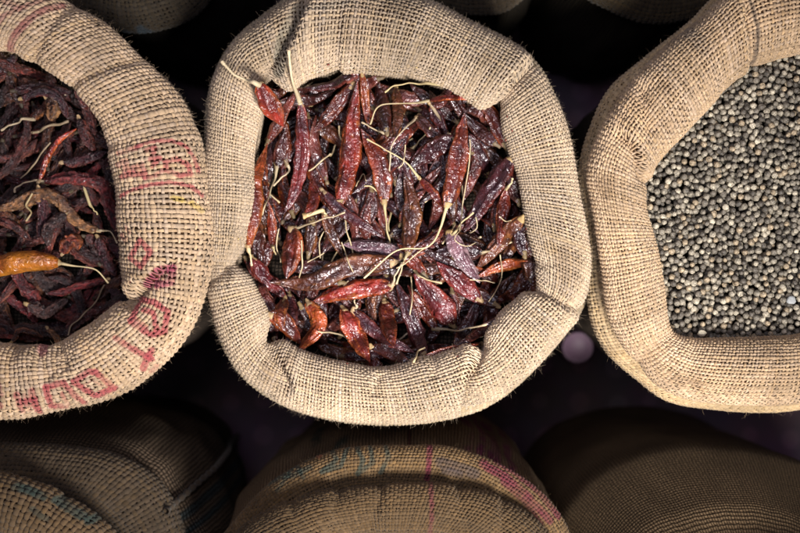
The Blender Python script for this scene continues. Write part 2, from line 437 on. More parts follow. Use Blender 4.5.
tintA = (0.46, 0.352, 0.250)
rA = Roll(A_pairs, ZR - .012, .84, A_cr, seed=1, noise=.065)
sackA = thing('burlap_sack', 'open burlap sack with rolled mouth full of glossy red dried chillies, whole in the middle', 'sack', 'open sacks of spices')
cloth('rolled_mouth', rA, .0034, tintA, sackA, seed=1, gap=.70,
      prints_and_shade=[([(279,70),(283,40),(300,8)], 5.5, (.16,.16,.13), .55), ([(300,12),(330,8),(356,2)], 3, (.22,.2,.17), .4), ([(548,245),(552,250)], 4, (.3,.2,.1), .5)])  # first stroke paints the crease groove's shade into the cloth
fuzz(rA, 5200, sackA, tintA, 1)
A2_pairs = [tuple(np.array([(o[0]-398)*.86+398,(o[1]-212)*.86+212, (o[0]-398)*1.005+398 ,(o[1]-212)*1.005+212])) for o in [(p[2],p[3]) for p in A_pairs]]
rA2 = Roll(A2_pairs, ZR - .075, .9, (), seed=7, noise=.05, drop=.01)
cloth('lower_fold', rA2, .0039, (.36,.28,.19), sackA, seed=7, K=4, spc=3)
body(rA2, .0039, (.14,.10,.07), sackA, bulge=-.04, base=.78, top=.88, seed=1, ztop=ZR-.09)  # body tint darkened: shade under the mouth put into the colour
dark_sheet(rA, ZR - .080, (.05,.035,.025), sackA)

# ---- left sack
B_pairs = [(12,52,54,-4),(26,63,84,12),(54,77,113,30),(79,94,140,56),(99,116,168,82),(108,138,189,112),(113,160,202,142),(116,185,209,180),(118,210,212,212),
 (121,240,213,242),(125,275,209,285),(127,297,200,315),(114,306,178,350),(84,331,140,381),(62,342,100,400),(30,344,60,409),(0,343,15,416),(-40,335,-50,412),
 (-75,300,-125,375),(-95,240,-180,290),(-95,160,-185,180),(-70,95,-140,70),(-40,62,-70,5),(-10,50,0,-14)]
B_cr = [(66,84,134,56,.15,5,13,1),(20,66,66,2,.13,6,12,1),(116,303,180,266,.42,4,12,-1),(30,350,52,378,.20,7,10,1),(55,346,66,372,.16,5,9,-1),(8,345,20,400,.1,8,12,1),(98,150,190,120,.05,4,10,1)]
def P_(*a): return [(a[i], a[i + 1]) for i in range(0, len(a), 2)]
B_prints = [
 (P_(142,149,157,144,176,143,189,148,196,160,199,172), 1.5, RED, .8),
 (P_(122,197,137,191,157,186,176,184,193,187,203,196), 1.6, RED, .85),
 (P_(122,155,130,153,143,150), 2.0, RED, .55),
 (P_(121,166,131,163,129,172,140,170,147,167,150,178), 2.6, RED, .75), (P_(124,178,134,176,145,176), 2.4, RED, .7),
 (P_(152,153,160,150,156,162,165,160,158,168), 2.1, RED, .8), (P_(170,164,180,161,190,165,193,175,183,177,171,172,170,164), 2.0, RED, .8),
 (P_(150,180,160,178,168,172), 1.8, RED, .6),
 (P_(178,199,186,201), 2.2, YEL, .8), (P_(195,204,203,211), 2.2, YEL, .75), (P_(186,203,193,204), 1.4, YEL, .4),
 (P_(145,241,156,252,146,267,134,258,145,241), 2.4, RED, .85), (P_(124,236,128,240), 2.6, RED, .5), (P_(129,228,133,233), 1.6, RED, .4),
 (P_(150,285,163,271,176,268,174,282,160,285), 3.2, (.30,.03,.09), .85),
 (P_(142,299,158,302,171,311,167,331,154,334,134,320,142,299), 2.5, RED, .9), (P_(146,309,157,312,160,328), 2.2, RED, .85), (P_(138,318,150,326), 2, RED, .6),
 (P_(120,337,132,345,153,358), 2.5, RED, .9), (P_(154,349,144,368), 2.6, RED, .9), (P_(150,372,156,366), 1.6, RED, .5),
 (P_(78,380,93,370,101,371,116,387,97,395,78,380), 2.6, RED, .9), (P_(86,386,96,378,106,385), 1.0, RED, .35),
 (P_(51,386,54,405,65,406), 2.6, RED, .85), (P_(51,385,68,381,84,402), 2.6, RED, .88), (P_(66,392,69,403), 1.6, RED, .6),
 (P_(22,393,25,409), 2.8, RED, .85), (P_(37,389,40,411), 2.8, RED, .88), (P_(24,401,39,398), 2.6, RED, .8), (P_(30,394,32,408), 2.2, RED, .5),
 (P_(2,378,6,392), 3, (.28,.03,.08), .6), (P_(38,343,43,352), 3.6, (.28,.03,.08), .6), (P_(-4,396,5,404), 3, RED, .6), (P_(2,370,0,360), 2.5, RED, .4),
 (P_(62,6,40,18,22,34,4,52), 3.0, (.22,.03,.05), .65), (P_(52,0,30,10,8,20,-8,38), 2.2, (.22,.03,.05), .45), (P_(10,4,24,12), 3, (.22,.03,.05), .4)]
tintB = (0.46, 0.330, 0.218)
rB = Roll(B_pairs, ZR - .005, .84, B_cr, seed=2, noise=.07, skew=.022)
sackB = thing('burlap_sack', 'open coarse burlap sack with red stencilled lettering, full of dark wrinkled chillies, at left', 'sack', 'open sacks of spices')
cloth('rolled_mouth', rB, .0047, tintB, sackB, prints_and_shade=B_prints, seed=2, gap=.78, K=6)
fuzz(rB, 5200, sackB, tintB, 2)
B2_pairs = [tuple(np.array([(p[2]-15)*.85+15,(p[3]-200)*.85+200,(p[2]-15)*.975+15+ (6 if p[3]<120 else 0),(p[3]-200)*.975+200])) for p in B_pairs]
rB2 = Roll(B2_pairs, ZR - .08, .9, (), seed=8, noise=.06, drop=.01)
cloth('lower_fold', rB2, .0046, (.34,.25,.16), sackB, seed=8, K=4, spc=3)
body(rB2, .0050, (.07,.05,.038), sackB, bulge=-.05, base=.78, top=.86, seed=2, ztop=ZR-.09)  # dark tint holds the shade between the packed sacks
dark_sheet(rB, ZR - .078, (.04,.03,.022), sackB)

# ---- right sack
C_pairs = [(800,54,800,-22),(757,66,738,-12),(727,86,702,17),(701,116,657,54),(667,152,626,90),(651,174,601,130),(646,190,588,170),(647,215,592,205),(657,250,602,265),
 (664,290,610,318),(670,328,633,358),(690,337,658,386),(717,338,696,400),(760,337,750,405),(800,335,805,401),(850,318,880,375),(880,250,950,300),(880,150,960,180),(850,85,920,50),(830,62,860,-5)]
C_cr = [(650,182,622,128,.44,3.5,9,1),(652,134,642,82,.22,5,11,-1),(760,74,745,2,.22,2.6,7,-1),(672,334,640,372,.16,7,12,1),(700,345,690,395,.08,5,9,1)]
tintC = (0.44, 0.312, 0.200)
rC = Roll(C_pairs, ZR - .01, .80, C_cr, seed=3, noise=.04)
sackC = thing('burlap_sack', 'open burlap sack with tan rolled mouth full of pale grey peppercorns, at right', 'sack', 'open sacks of spices')
cloth('rolled_mouth', rC, .0037, tintC, sackC, seed=3, gap=.72,
      prints_and_shade=[(P_(748,4,754,30,757,62), 1.4, (.08,.06,.05), .75), (P_(690,30,700,48), 6, (.2,.17,.14), .35)])
fuzz(rC, 4200, sackC, tintC, 3)
C2_pairs = [(a, b, c, d) for (a, b, c, d) in [(800,20,800,-30),(745,20,728,-10),(712,50,690,22),(670,85,645,58),(640,120,608,92),(625,150,588,135),(618,180,580,170),(622,215,583,210),(625,250,586,250),
 (630,290,589,300),(640,335,603,345),(668,365,634,376),(700,380,672,402),(750,385,745,411),(800,380,805,407),(860,350,885,380),(920,270,952,300),(930,180,962,180),(890,70,922,50),(850,20,862,-8)]]
rC2 = Roll(C2_pairs, ZR - .055, .9, (), seed=9, noise=.07, drop=.01)
cloth('lower_fold', rC2, .0038, (.47,.34,.20), sackC, seed=9, K=4, spc=3)
fuzz(rC2, 900, sackC, tintC, 33)
body(rC2, .0043, (.07,.05,.035), sackC, bulge=-.08, base=.76, top=.86, seed=3, ztop=ZR-.07)  # shade below the mouth is part of this dark tint
dark_sheet(rC, ZR - .055, (.05,.04,.03), sackC)

# ---- sack at the bottom middle
def ring(out, cx, cy, k): return [(((ox - cx) * k + cx), ((oy - cy) * k + cy), ox, oy) for ox, oy in out]
D_out = [(400,484),(450,485),(500,498),(545,530),(566,580),(562,640),(520,710),(450,745),(370,745),(290,715),(235,650),(222,590),(240,530),(298,499),(350,487)]
rD = Roll(ring(D_out, 395, 615, .6), ZR - .015, .8, [(340,490,330,540,.14,5,10,1),(380,484,372,533,.16,5,9,-1),(462,486,470,540,.15,6,10,1),(290,505,300,540,.12,5,9,1),(510,500,500,540,.1,5,9,1)], seed=4, noise=.055)
tintD = (0.090, 0.056, 0.028)  # cloth darkened: shading of the nearer row put into the tint
sackD = thing('burlap_sack', 'burlap sack with green scribbles and thin red stripe, below the glossy chilli sack', 'sack', 'sacks of the nearer row')
cloth('rolled_mouth', rD, .0034, tintD, sackD, seed=4, gap=.88, prints_and_shade=[(P_(431,480,432,510,430,540), 1.8, MAG, .55)])
fuzz(rD, 2200, sackD, tintD, 4)
D2_out = [(400,446),(450,449),(500,466),(548,500),(572,545),(578,600),(560,680),(480,765),(330,765),(235,700),(205,620),(212,560),(236,520),(270,483),(325,454),(362,447)]
D_prints = [(P_(300,470,325,456,334,468,318,480,338,474,345,456), 2.0, TEAL, .75), (P_(352,452,362,468,356,482,372,470,368,452), 2.0, TEAL, .7), (P_(383,450,388,465,380,480), 2.0, TEAL, .7),
 (P_(262,494,276,486,290,484,306,476), 2.2, TEAL, .6), (P_(272,500,290,474,300,486), 1.8, TEAL, .6), (P_(316,466,296,462), 1.5, (.35,.10,.05), .5),
 (P_(432,440,431,460,428,487), 2.4, MAG, .85), (P_(442,470,458,474,478,482), 4.5, (.045,.037,.045), .6), (P_(446,478,462,482), 3, (.045,.037,.045), .6),
 (P_(486,472,510,486,530,503,556,530), 3.4, MAG, .8), (P_(500,470,522,483,545,502,566,528), 2.4, MAG, .75), (P_(506,490,530,512,546,532), 1.8, MAG, .6), (P_(516,474,545,492), 1.6, MAG, .6)]
rD2 = Roll(ring(D2_out, 395, 610, .72), ZR - .05, .75, (), seed=10, noise=.05, drop=.01)
cloth('lower_fold', rD2, .0034, (.125,.078,.038), sackD, seed=10, gap=.82, prints_and_shade=D_prints)
fuzz(rD2, 2000, sackD, tintD, 44)
def paintD(V, th, col):
    d = np.degrees(th); z = V[:, 2]; n = fbm(V * 30, 2)
    for c0, w, cc in ((84.5, .8, MAG), (63, 2.0, (.30,.035,.15)), (57.5, 1.6, (.30,.035,.15)), (52, 2.4, (.30,.035,.15)), (46, 1.4, (.30,.035,.15)), (110, 3, (.05,.08,.07)), (121, 2, (.05,.08,.07))):
        dd = np.abs(d - c0 - 1.5 * n * (w > 1)); k = sstep(w * 1.3, w * .7, dd) * .8 * np.clip(.6 + n, 0, 1) if w > 1 else sstep(w * 1.3, w * .7, dd) * .8
        col = col * (1 - k[:, None]) + np.array(cc) * k[:, None]
    return col
body(rD2, .0036, (.30,.20,.12), sackD, bulge=.03, base=.9, seed=4, painter=paintD, ztop=ZR-.06, top=.93)  # tint lighter than the mouth, making up for light missing here
dark_sheet(rD, ZR - .05, (.12,.09,.05), sackD, .02)

# ---- sack at the bottom left
E_out = [(-10,473),(45,487),(85,508),(118,538),(146,590),(150,650),(120,740),(40,800),(-60,800),(-140,740),(-175,650),(-165,570),(-130,510),(-70,480)]
rE = Roll(ring(E_out, -10, 635, .6), ZR - .02, .8, [(60,492,40,540,.1,6,10,1)], seed=5, noise=.06)
tintE = (0.12, 0.076, 0.040)  # shading of this sack is put into the dark tint
sackE = thing('burlap_sack', 'shadowed brown burlap sack with dark teal marks on its mouth, below the lettered sack', 'sack', 'sacks of the nearer row')
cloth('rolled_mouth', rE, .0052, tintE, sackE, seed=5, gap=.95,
      prints_and_shade=[(P_(10,489,24,493,40,500), 2.8, TEAL, .8), (P_(50,503,64,512,78,520), 2.8, TEAL, .75), (P_(84,524,100,522,110,530), 3.2, TEAL, .8), (P_(30,510,44,520), 2.4, TEAL, .5), (P_(58,492,70,500), 2.4, TEAL, .5)])
fuzz(rE, 700, sackE, tintE, 5)
def paintE(V, th, col):
    d = np.degrees(th); n = fbm(V * 25, 2)
    for c0, w, cc in ((31.5, 1.3, (.02,.045,.055)), (27.5, 1.0, (.02,.045,.055))):
        k = sstep(w * 1.3, w * .7, np.abs(d - c0)) * .8
        col = col * (1 - k[:, None]) + np.array(cc) * k[:, None]
    return col
E2_out = [(-10,443),(60,446),(115,455),(155,480),(178,520),(190,580),(190,660),(150,760),(50,830),(-70,830),(-160,760),(-205,650),(-190,560),(-150,490),(-80,450)]
rE2 = Roll(ring(E2_out, -5, 640, .72), ZR - .10, .85, (), seed=12, noise=.05, drop=.01)
cloth('shoulder', rE2, .0048, (.075,.052,.033), sackE, seed=12, gap=.9, K=4)
body(rE2, .0046, (.13,.09,.06), sackE, bulge=.14, base=.95, seed=5, painter=paintE, ztop=ZR-.11, top=.95)
# stitched side seam on the shoulder and body
def seam(roll, ang, parent, tint, bulge=.14, top=.95):
    s = np.linspace(0, 1, 2000, endpoint=False); O = roll.look(s)[:, 2:]; cen = roll.tab[:-1, 2:].mean(0)
    th = np.arctan2(O[:, 1] - cen[1], O[:, 0] - cen[0]); i = np.argmin(np.abs(th - radians(ang))); R = O[i] - cen
    n = 260; d = np.linspace(0, 1, n); z = (roll.zc + .02) * (1 - d) + .004
    f = np.interp(d, [0, .06, .25, .5, .8, 1], [.99, 1.01 , 1.01 + bulge, 1.0 + bulge * .8, .98, .95])
    f = np.convolve(np.pad(f, 6, mode='edge'), np.ones(13) / 13, 'valid')
    th2 = np.linspace(0, 2 * pi, 9)[:-1]; u = R / np.linalg.norm(R); t = np.array([-u[1], u[0]])
    C = np.concatenate([cen + R * f[:, None], z[:, None]], 1)
    rr = .0034 * (1 + .25 * np.sin(np.arange(n) * .95)) ; tv = np.array([t[0], t[1], 0]); uv_ = np.array([u[0], u[1], .35])
    V = C[:, None] + tv * (np.cos(th2)[None, :, None] * rr[:, None, None]) + uv_ * (np.sin(th2)[None, :, None] * rr[:, None, None])
    V = V.reshape(-1, 3)
    return link('seam', mesh_np('seam', V, gridq(n, 8, closed_m=True), np.tile(np.array(tint), (len(V), 1)), (M_YARN,)), parent)
seam(rE2, 36, sackE, (.07,.05,.035))
dark_sheet(rE, ZR - .06, (.10,.07,.04), sackE, .02)

# ---- sack at the bottom right
F_out = [(730,560),(790,556),(850,575),(890,620),(900,680),(870,760),(800,810),(710,810),(630,760),(600,680),(615,620),(665,575)]
rF = Roll(ring(F_out, 750, 685, .6), ZR - .01, .85, (), seed=6, noise=.05)
tintF = (0.32, 0.23, 0.14)  # tint lowered to carry the shading of the nearer row
sackF = thing('burlap_sack', 'plain dark brown burlap sack in shadow with bulging body, below the peppercorn sack', 'sack', 'sacks of the nearer row')
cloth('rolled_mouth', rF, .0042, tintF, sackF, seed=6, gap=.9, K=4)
fuzz(rF, 500, sackF, (.6,.5,.35), 6)
F2_out = [(725,468),(780,474),(835,495),(895,550),(930,650),(900,770),(800,840),(680,840),(590,770),(556,660),(566,570),(605,505),(662,474)]
rF2 = Roll(ring(F2_out, 740, 655, .42), ZR - .105, .55, (), seed=13, noise=.05, drop=.01)
body(rF2, .0038, (.21,.140,.078), sackF, bulge=.06, base=1.0, seed=6, ztop=ZR-.035, top=.58, folds=.009)
dark_sheet(rF, ZR - .06, (.10,.07,.04), sackF, .02)

# ---- closed backs of the sacks of the far row
G_out = [(655,22),(610,8),(570,-20),(550,-80),(570,-150),(640,-200),(730,-200),(790,-150),(800,-80),(770,-20),(715,10)]
def far_sack(out, cx, cy, zc, tint, label, seed, prints_and_shade=(), sp=.0045, k=.6):
    r = Roll(ring(out, cx, cy, k), zc, .8, (), seed=seed, noise=.06)
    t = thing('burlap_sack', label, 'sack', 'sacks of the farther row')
    cloth('rolled_mouth', r, sp, tint, t, seed=seed, prints_and_shade=prints_and_shade, gap=.9, K=4, spc=3)
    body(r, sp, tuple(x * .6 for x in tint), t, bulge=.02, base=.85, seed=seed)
    dark_sheet(r, zc - .05, (.08, .06, .04), t, .02)
    return t
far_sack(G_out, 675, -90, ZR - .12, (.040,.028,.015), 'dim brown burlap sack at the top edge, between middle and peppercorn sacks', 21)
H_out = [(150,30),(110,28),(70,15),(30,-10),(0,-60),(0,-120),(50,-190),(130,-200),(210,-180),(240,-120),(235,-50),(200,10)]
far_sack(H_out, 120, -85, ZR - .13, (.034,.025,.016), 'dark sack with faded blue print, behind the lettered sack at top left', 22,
         prints_and_shade=[(P_(90,8,110,12,130,8), 5, (.02,.04,.06), .8), (P_(110,2,140,18,170,14), 4, (.02,.04,.06), .7)])
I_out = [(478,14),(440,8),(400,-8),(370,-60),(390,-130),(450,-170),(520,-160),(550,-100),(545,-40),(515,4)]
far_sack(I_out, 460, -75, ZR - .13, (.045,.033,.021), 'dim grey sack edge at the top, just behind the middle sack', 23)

# ------------------------------------------------------------------ pods
STAT = []
class Pile:
    def __init__(self, roll, z0, cell=.0015, mound=.0):
        self.lo = roll.tab[:, :2].min(0) - .03; hi = roll.tab[:, :2].max(0) + .03; self.c = cell
        n = np.ceil((hi - self.lo) / cell).astype(int); self.n = n
        X, Y = np.meshgrid(np.arange(n[0]), np.arange(n[1]), indexing='ij')
        P = np.stack([X, Y], -1) * cell + self.lo; cen = roll.tab[:-1, :2].mean(0)
        # slope up against the rolled mouth
        ins = inside(P.reshape(-1, 2), roll.tab[::20, :2]).reshape(X.shape)
        self.h = np.full(tuple(n), z0); rr = np.linalg.norm(P - cen, axis=-1)
        self.h += mound * np.clip(1 - (rr / .14) ** 2, 0, 1)
        self.roll = roll
        # height of the roll, so stalks can lie over it
        s, v = np.meshgrid(np.arange(900) / 900, np.linspace(.15, .75, 90), indexing='ij')
        R = roll(s, v).reshape(-1, 3); ij = np.floor((R[:, :2] - self.lo) / cell).astype(int)
        ok = ((ij >= 0) & (ij < n)).all(1); np.maximum.at(self.h, (ij[ok, 0], ij[ok, 1]), R[ok, 2])
        self.hb = np.where(self.h > z0 + mound + .01, z0, self.h)
    def idx(self, p):
        ij = np.floor((p - self.lo) / self.c).astype(int)
        return np.clip(ij, 0, self.n - 1)
    def top(self, p, w, pc=76):
        r = max(1, int(w / self.c)); ij = self.idx(p); out = []
        for i, j in ij:
            out.append(np.percentile(self.h[max(0, i - r):i + r + 1, max(0, j - r):j + r + 1], pc))
        return np.array(out)
    def stamp(self, p, z, w, t):
        for q, zz, ww, tt in zip(p, z, w, t):
            r = int(ww / self.c) + 1; i, j = self.idx(q[None])[0]
            i0, i1, j0, j1 = max(0, i - r), i + r + 1, max(0, j - r), j + r + 1
            X, Y = np.meshgrid(np.arange(i0, min(i1, self.n[0])), np.arange(j0, min(j1, self.n[1])), indexing='ij')
            d = np.hypot(X * self.c + self.lo[0] - q[0], Y * self.c + self.lo[1] - q[1]) / max(ww, 1e-4)
            hh = np.where(d < 1, zz + tt * np.sqrt(np.clip(1 - d * d, 0, 1)), -1)
            sl = self.h[i0:i1, j0:j1]; np.maximum(sl, hh, out=sl)
def inside(P, poly):
    x, y = P[:, 0], P[:, 1]; c = np.zeros(len(P), bool); n = len(poly); j = n - 1
    for i in range(n):
        xi, yi = poly[i]; xj, yj = poly[j]
        c ^= ((yi > y) != (yj > y)) & (x < (xj - xi) * (y - yi) / (yj - yi + 1e-12) + xi); j = i
    return c
def resample(pts, n):
    P = np.asarray(pts, float)
    if len(P) == 2:
        return P[0] + (P[1] - P[0]) * np.linspace(0, 1, n)[:, None]
    k = len(P); out = []
    E = np.vstack([2 * P[0] - P[1], P, 2 * P[-1] - P[-2]])
    for i in range(k - 1):
        p0, p1, p2, p3 = E[i], E[i + 1], E[i + 2], E[i + 3]; t = np.linspace(0, 1, 30, endpoint=(i == k - 2))[:, None]
        out.append(.5 * ((2 * p1) + (-p0 + p2) * t + (2 * p0 - 5 * p1 + 4 * p2 - p3) * t ** 2 + (-p0 + 3 * p1 - 3 * p2 + p3) * t ** 3))
    C = np.concatenate(out); L = np.concatenate([[0], np.cumsum(np.linalg.norm(np.diff(C, axis=0), axis=1))])
    g = np.linspace(0, L[-1], n); return np.stack([np.interp(g, L, C[:, j]) for j in range(C.shape[1])], 1)
def smooth1(z, k):
    w = np.hanning(k + 2)[1:-1]; w /= w.sum(); return np.convolve(np.pad(z, k // 2, mode='edge'), w, 'valid')[:len(z)]

PAL = {  # base, second colour, edge colour
 'red':   ((.135,.016,.007), (.045,.009,.008), (.34,.075,.016)),
 'bright':((.24,.020,.010), (.075,.011,.010), (.42,.10,.02)),
 'orange':((.27,.050,.011), (.10,.014,.009), (.46,.14,.03)),
 'plum':  ((.052,.011,.014), (.020,.007,.011), (.16,.028,.014)),
 'dark':  ((.055,.011,.009), (.020,.007,.007), (.14,.032,.016)),
 'brown': ((.11,.030,.012), (.042,.013,.009), (.24,.085,.025)),
 'pale':  ((.17,.085,.105), (.05,.015,.025), (.30,.22,.23)),
 'ochre': ((.50,.17,.015), (.30,.07,.01), (.60,.24,.03)),
 'crim':  ((.16,.018,.018), (.06,.011,.014), (.28,.05,.03)),
 'wine':  ((.17,.036,.026), (.055,.014,.012), (.30,.10,.06)),
 'gold':  ((.22,.10,.040), (.08,.03,.015), (.36,.18,.07)),
 'black': ((.052,.022,.018), (.020,.011,.010), (.12,.05,.034))}

def tube(path, rad, M=7, flat=1.0):
    T = np.gradient(path, axis=0); T /= np.linalg.norm(T, axis=1, keepdims=True) + 1e-12
    up = np.array([0, 0, 1.0]); X = np.cross(T, up); X /= np.linalg.norm(X, axis=1, keepdims=True) + 1e-9; Y = np.cross(X, T)
    a = np.linspace(0, 2 * pi, M, endpoint=False)
    V = path[:, None] + (X[:, None] * np.cos(a)[None, :, None] + Y[:, None] * np.sin(a)[None, :, None] * flat) * rad[:, None, None]
    n = len(path); Q = gridq(n, M, closed_m=True)
    V = V.reshape(-1, 3)
    return V, Q

def pod(pile, pts, width, pal, stalk, rs, label, group, wrinkle=1.0, matl=None, thick=.42, name='dried_chilli', twist=.8, lift=0.0, cat='chilli', over=0.0, bulb=.28, maxz=None, tall=0.0):
    """pts: photo polyline from calyx end to tip; stalk: photo polyline away from the calyx (or None)"""
    r = np.random.default_rng(rs); n, M = 60, 30
    W = resample([U(x, y, ZR - .02) for x, y in pts], n)
    w = width * .0005
    u = np.linspace(0, 1, n)
    prof = np.interp(u, [0, .03, .10, bulb, .56, .8, .93, 1], [.30, .52, .74, 1, .93, .62, .28, .05] if bulb < .4 else [.34, .6, .82, 1, .98, .82, .5, .12])
    prof = smooth1(prof, 5)
    half = w * prof * (1 + .10 * fbm(np.stack([u * 7, u * 0 + rs, u * 0], -1), 2)); th = half * thick + .0004
    z = pile.top(W, w * .8); z = smooth1(z, 17); zc_ = np.minimum(z, (9 if maxz is None else maxz) + .002); lin = np.polyval(np.polyfit(u, zc_, 1), u); kl = .85 if thick >= .6 else .6
    z = lin * kl + zc_ * (1 - kl) + .35 * np.std(zc_ - lin)
    STAT.append((name, z.mean() - ZR))
    if maxz is not None: z = np.minimum(z, maxz)
    if tall: z = np.interp(u, [0, .35, 1], [ZR + .020, ZR + .012, ZR - .012])
    z = z + th.max() * .72 + lift
    pile.stamp(W[::2], z[::2], half[::2], th[::2])
    C = np.concatenate([W, z[:, None]], 1)
    T = np.gradient(C, axis=0); T /= np.linalg.norm(T, axis=1, keepdims=True)
    X = np.cross(T, [0, 0, 1.0]); X /= np.linalg.norm(X, axis=1, keepdims=True); Y = np.cross(X, T)
    roll = r.uniform(-.35, .35) + twist * (u - .5) * r.uniform(-1, 1) + .25 * fbm(np.stack([u * 4, u * 0 + rs * 1.7, u * 0 + 3], -1), 2)
    Xr = X * np.cos(roll)[:, None] + Y * np.sin(roll)[:, None]; Yr = -X * np.sin(roll)[:, None] + Y * np.cos(roll)[:, None]
    a = np.linspace(0, 2 * pi, M, endpoint=False)
    L = np.linalg.norm(np.diff(W, axis=0), axis=1).sum()
    q = np.stack(np.broadcast_arrays((u * L * 95)[:, None], np.cos(a)[None] * 1.6 + rs * 2.3, np.sin(a)[None] * 1.6), -1)
    rid = 1 - 2 * np.abs(fbm(q * (np.array([.34, 1.5, 1.5]) if thick < .6 else np.array([2.3, 1.1, 1.1])), 3)).clip(0, 1)           # sharp creases
    crum = fbm(q * np.array([1.3, 1.1, 1.1]) + 11, 3)
    lon = vnoise(np.stack(np.broadcast_arrays((u * 1.6)[:, None], np.cos(a)[None] * 3.2 + rs, np.sin(a)[None] * 3.2), -1))
    rod = thick >= .6
    if rod: wrinkle = wrinkle * .55
    disp = 1 + wrinkle * (.30 * (rid - .4) + .20 * crum + .22 * lon)
    # collapsed belly: the dried wall sinks between its two edges
    sink = 1 - (.34 if thick < .6 else .12) * wrinkle ** .5 * np.clip(np.abs(np.sin(a))[None], 0, 1) ** 2 * (.6 + .5 * vnoise(np.stack([u * 3.3, u * 0 + rs * 3.1, u * 0], -1)))[:, None]
    rx = half[:, None] * (1 + (disp - 1) * (.9 if rod else .5)); ry = th[:, None] * (disp + wrinkle * .22 * lon) * sink * 1.15
    V = C[:, None] + Xr[:, None] * (np.cos(a)[None] * rx)[..., None] + Yr[:, None] * (np.sin(a)[None] * ry)[..., None]
    c0, c1, c2 = [np.array(x) for x in PAL[pal]]
    mixn = (fbm(q * .55 + 5, 3) * .8 + .45).clip(0, 1)[..., None]
    edge = (np.abs(np.cos(a)) ** 4)[None, :, None] * (.62 + .6 * vnoise(q * .5 + 77)).clip(0, 1)[..., None]
    col = c0 * (1 - mixn) + c1 * mixn; col = col * (1 - edge * .8) + c2 * edge * .8
    if rod and wrinkle > .3: col = col * (.55 + 1.7 * rid.clip(0, 1) ** 1.6)[..., None]
    spot = (vnoise(q * 1.6 + 50) > .62)[..., None]
    if pal in ('red', 'bright', 'brown', 'orange'): col = np.where(spot, c2 * .8, col)
    col = col * (1 + .16 * r.standard_normal()) * (.74 if rs >= 1000 else .92)  # filler pods darkened: shade inside the heap put into their colour
    V = V.reshape(-1, 3); org = C[0].copy()
    t = thing(name, label, cat, group, tuple(org))
    Q = gridq(n, M, closed_m=True)
    me = mesh_np('pod', V - org, Q, np.clip(col.reshape(-1, 3), .003, 1), (matl or M_POD,))
    link('pod', me, t)
    # calyx and stalk
    sc = np.array([.64, .50, .32]) * r.uniform(.6, 1.1) * np.array([1, 1, r.uniform(.8, 1.1)])
    if over: sc = np.array([.68, .55, .36])
    csc = sc * (.75 if rs < 1000 else .32)
    if rs >= 3000: csc = sc * .10; sc = sc * .45
    if rs >= 500 and rs < 1000: sc = sc * .8
    if stalk:
        S = resample([U(x, y, ZR - .015) for x, y in stalk], 26)
        uu = np.linspace(0, 1, 26)
        zs = smooth1(np.maximum(pile.top(S, .003, 92), z[0] - .012), 9) + .0030 + over + .003 * np.sin(uu * pi * .9) + lift * (1 - uu)
        kb = sstep(0, .14 if tall else .25, uu); zs = zs * kb + z[0] * (1 - kb)
        SP = np.concatenate([S, zs[:, None]], 1)
        SP[0, :2] = W[0] ; 
        SP[:, :2] += .0009 * np.stack([vnoise(np.stack([uu * 5, uu * 0 + rs, uu * 0], -1)), vnoise(np.stack([uu * 5, uu * 0 + rs + 9, uu * 0], -1))], -1) * sstep(0, .3, uu)[:, None]
        srad = np.interp(uu, [0, .06, .16, .34, .88, .96, 1], [.0019, .0018, .0014, .00078, .00085, .0012, .0011]) * r.uniform(.85, 1.15) * (1.6 if over else 1)
        V2, Q2 = tube(SP, srad, 7)
        so = link('stalk', mesh_np('stalk', V2 - org, Q2, np.tile(sc, (len(V2), 1)) * (.8 + .4 * np.repeat(uu, 7))[:, None], (M_STALK,)), t)
        pile.stamp(S, zs, np.full(26, .0015), np.full(26, .001))
        cd = SP[3] - C[3]
    else:
        cd = C[0] - C[3]
    # calyx: a small crinkled cap hugging the shoulder of the pod
    cd = cd / (np.linalg.norm(cd) + 1e-9); k = 9
    tt = np.linspace(-.0042, .0048, k); base = C[0] + cd * 0
    path = C[0] + cd * tt[:, None]
    cr = np.interp(np.linspace(0, 1, k), [0, .15, .45, .75, 1], [half[2] * .95, half[2] * 1.02, half[1] * .8, .0022, .0013])
    V3, Q3 = tube(path, cr, 12, flat=.72)
    V3 = V3 + (.0006 * np.stack([vnoise(V3 * 500), vnoise(V3 * 500 + 9), vnoise(V3 * 500 + 19)], -1))
    link('calyx', mesh_np('calyx', V3 - org, Q3, np.tile(csc * np.array([.8, .68, .55]), (len(V3), 1)) * (1 + .35 * vnoise(V3 * 300))[:, None], (M_STALK,)), t)
    return t

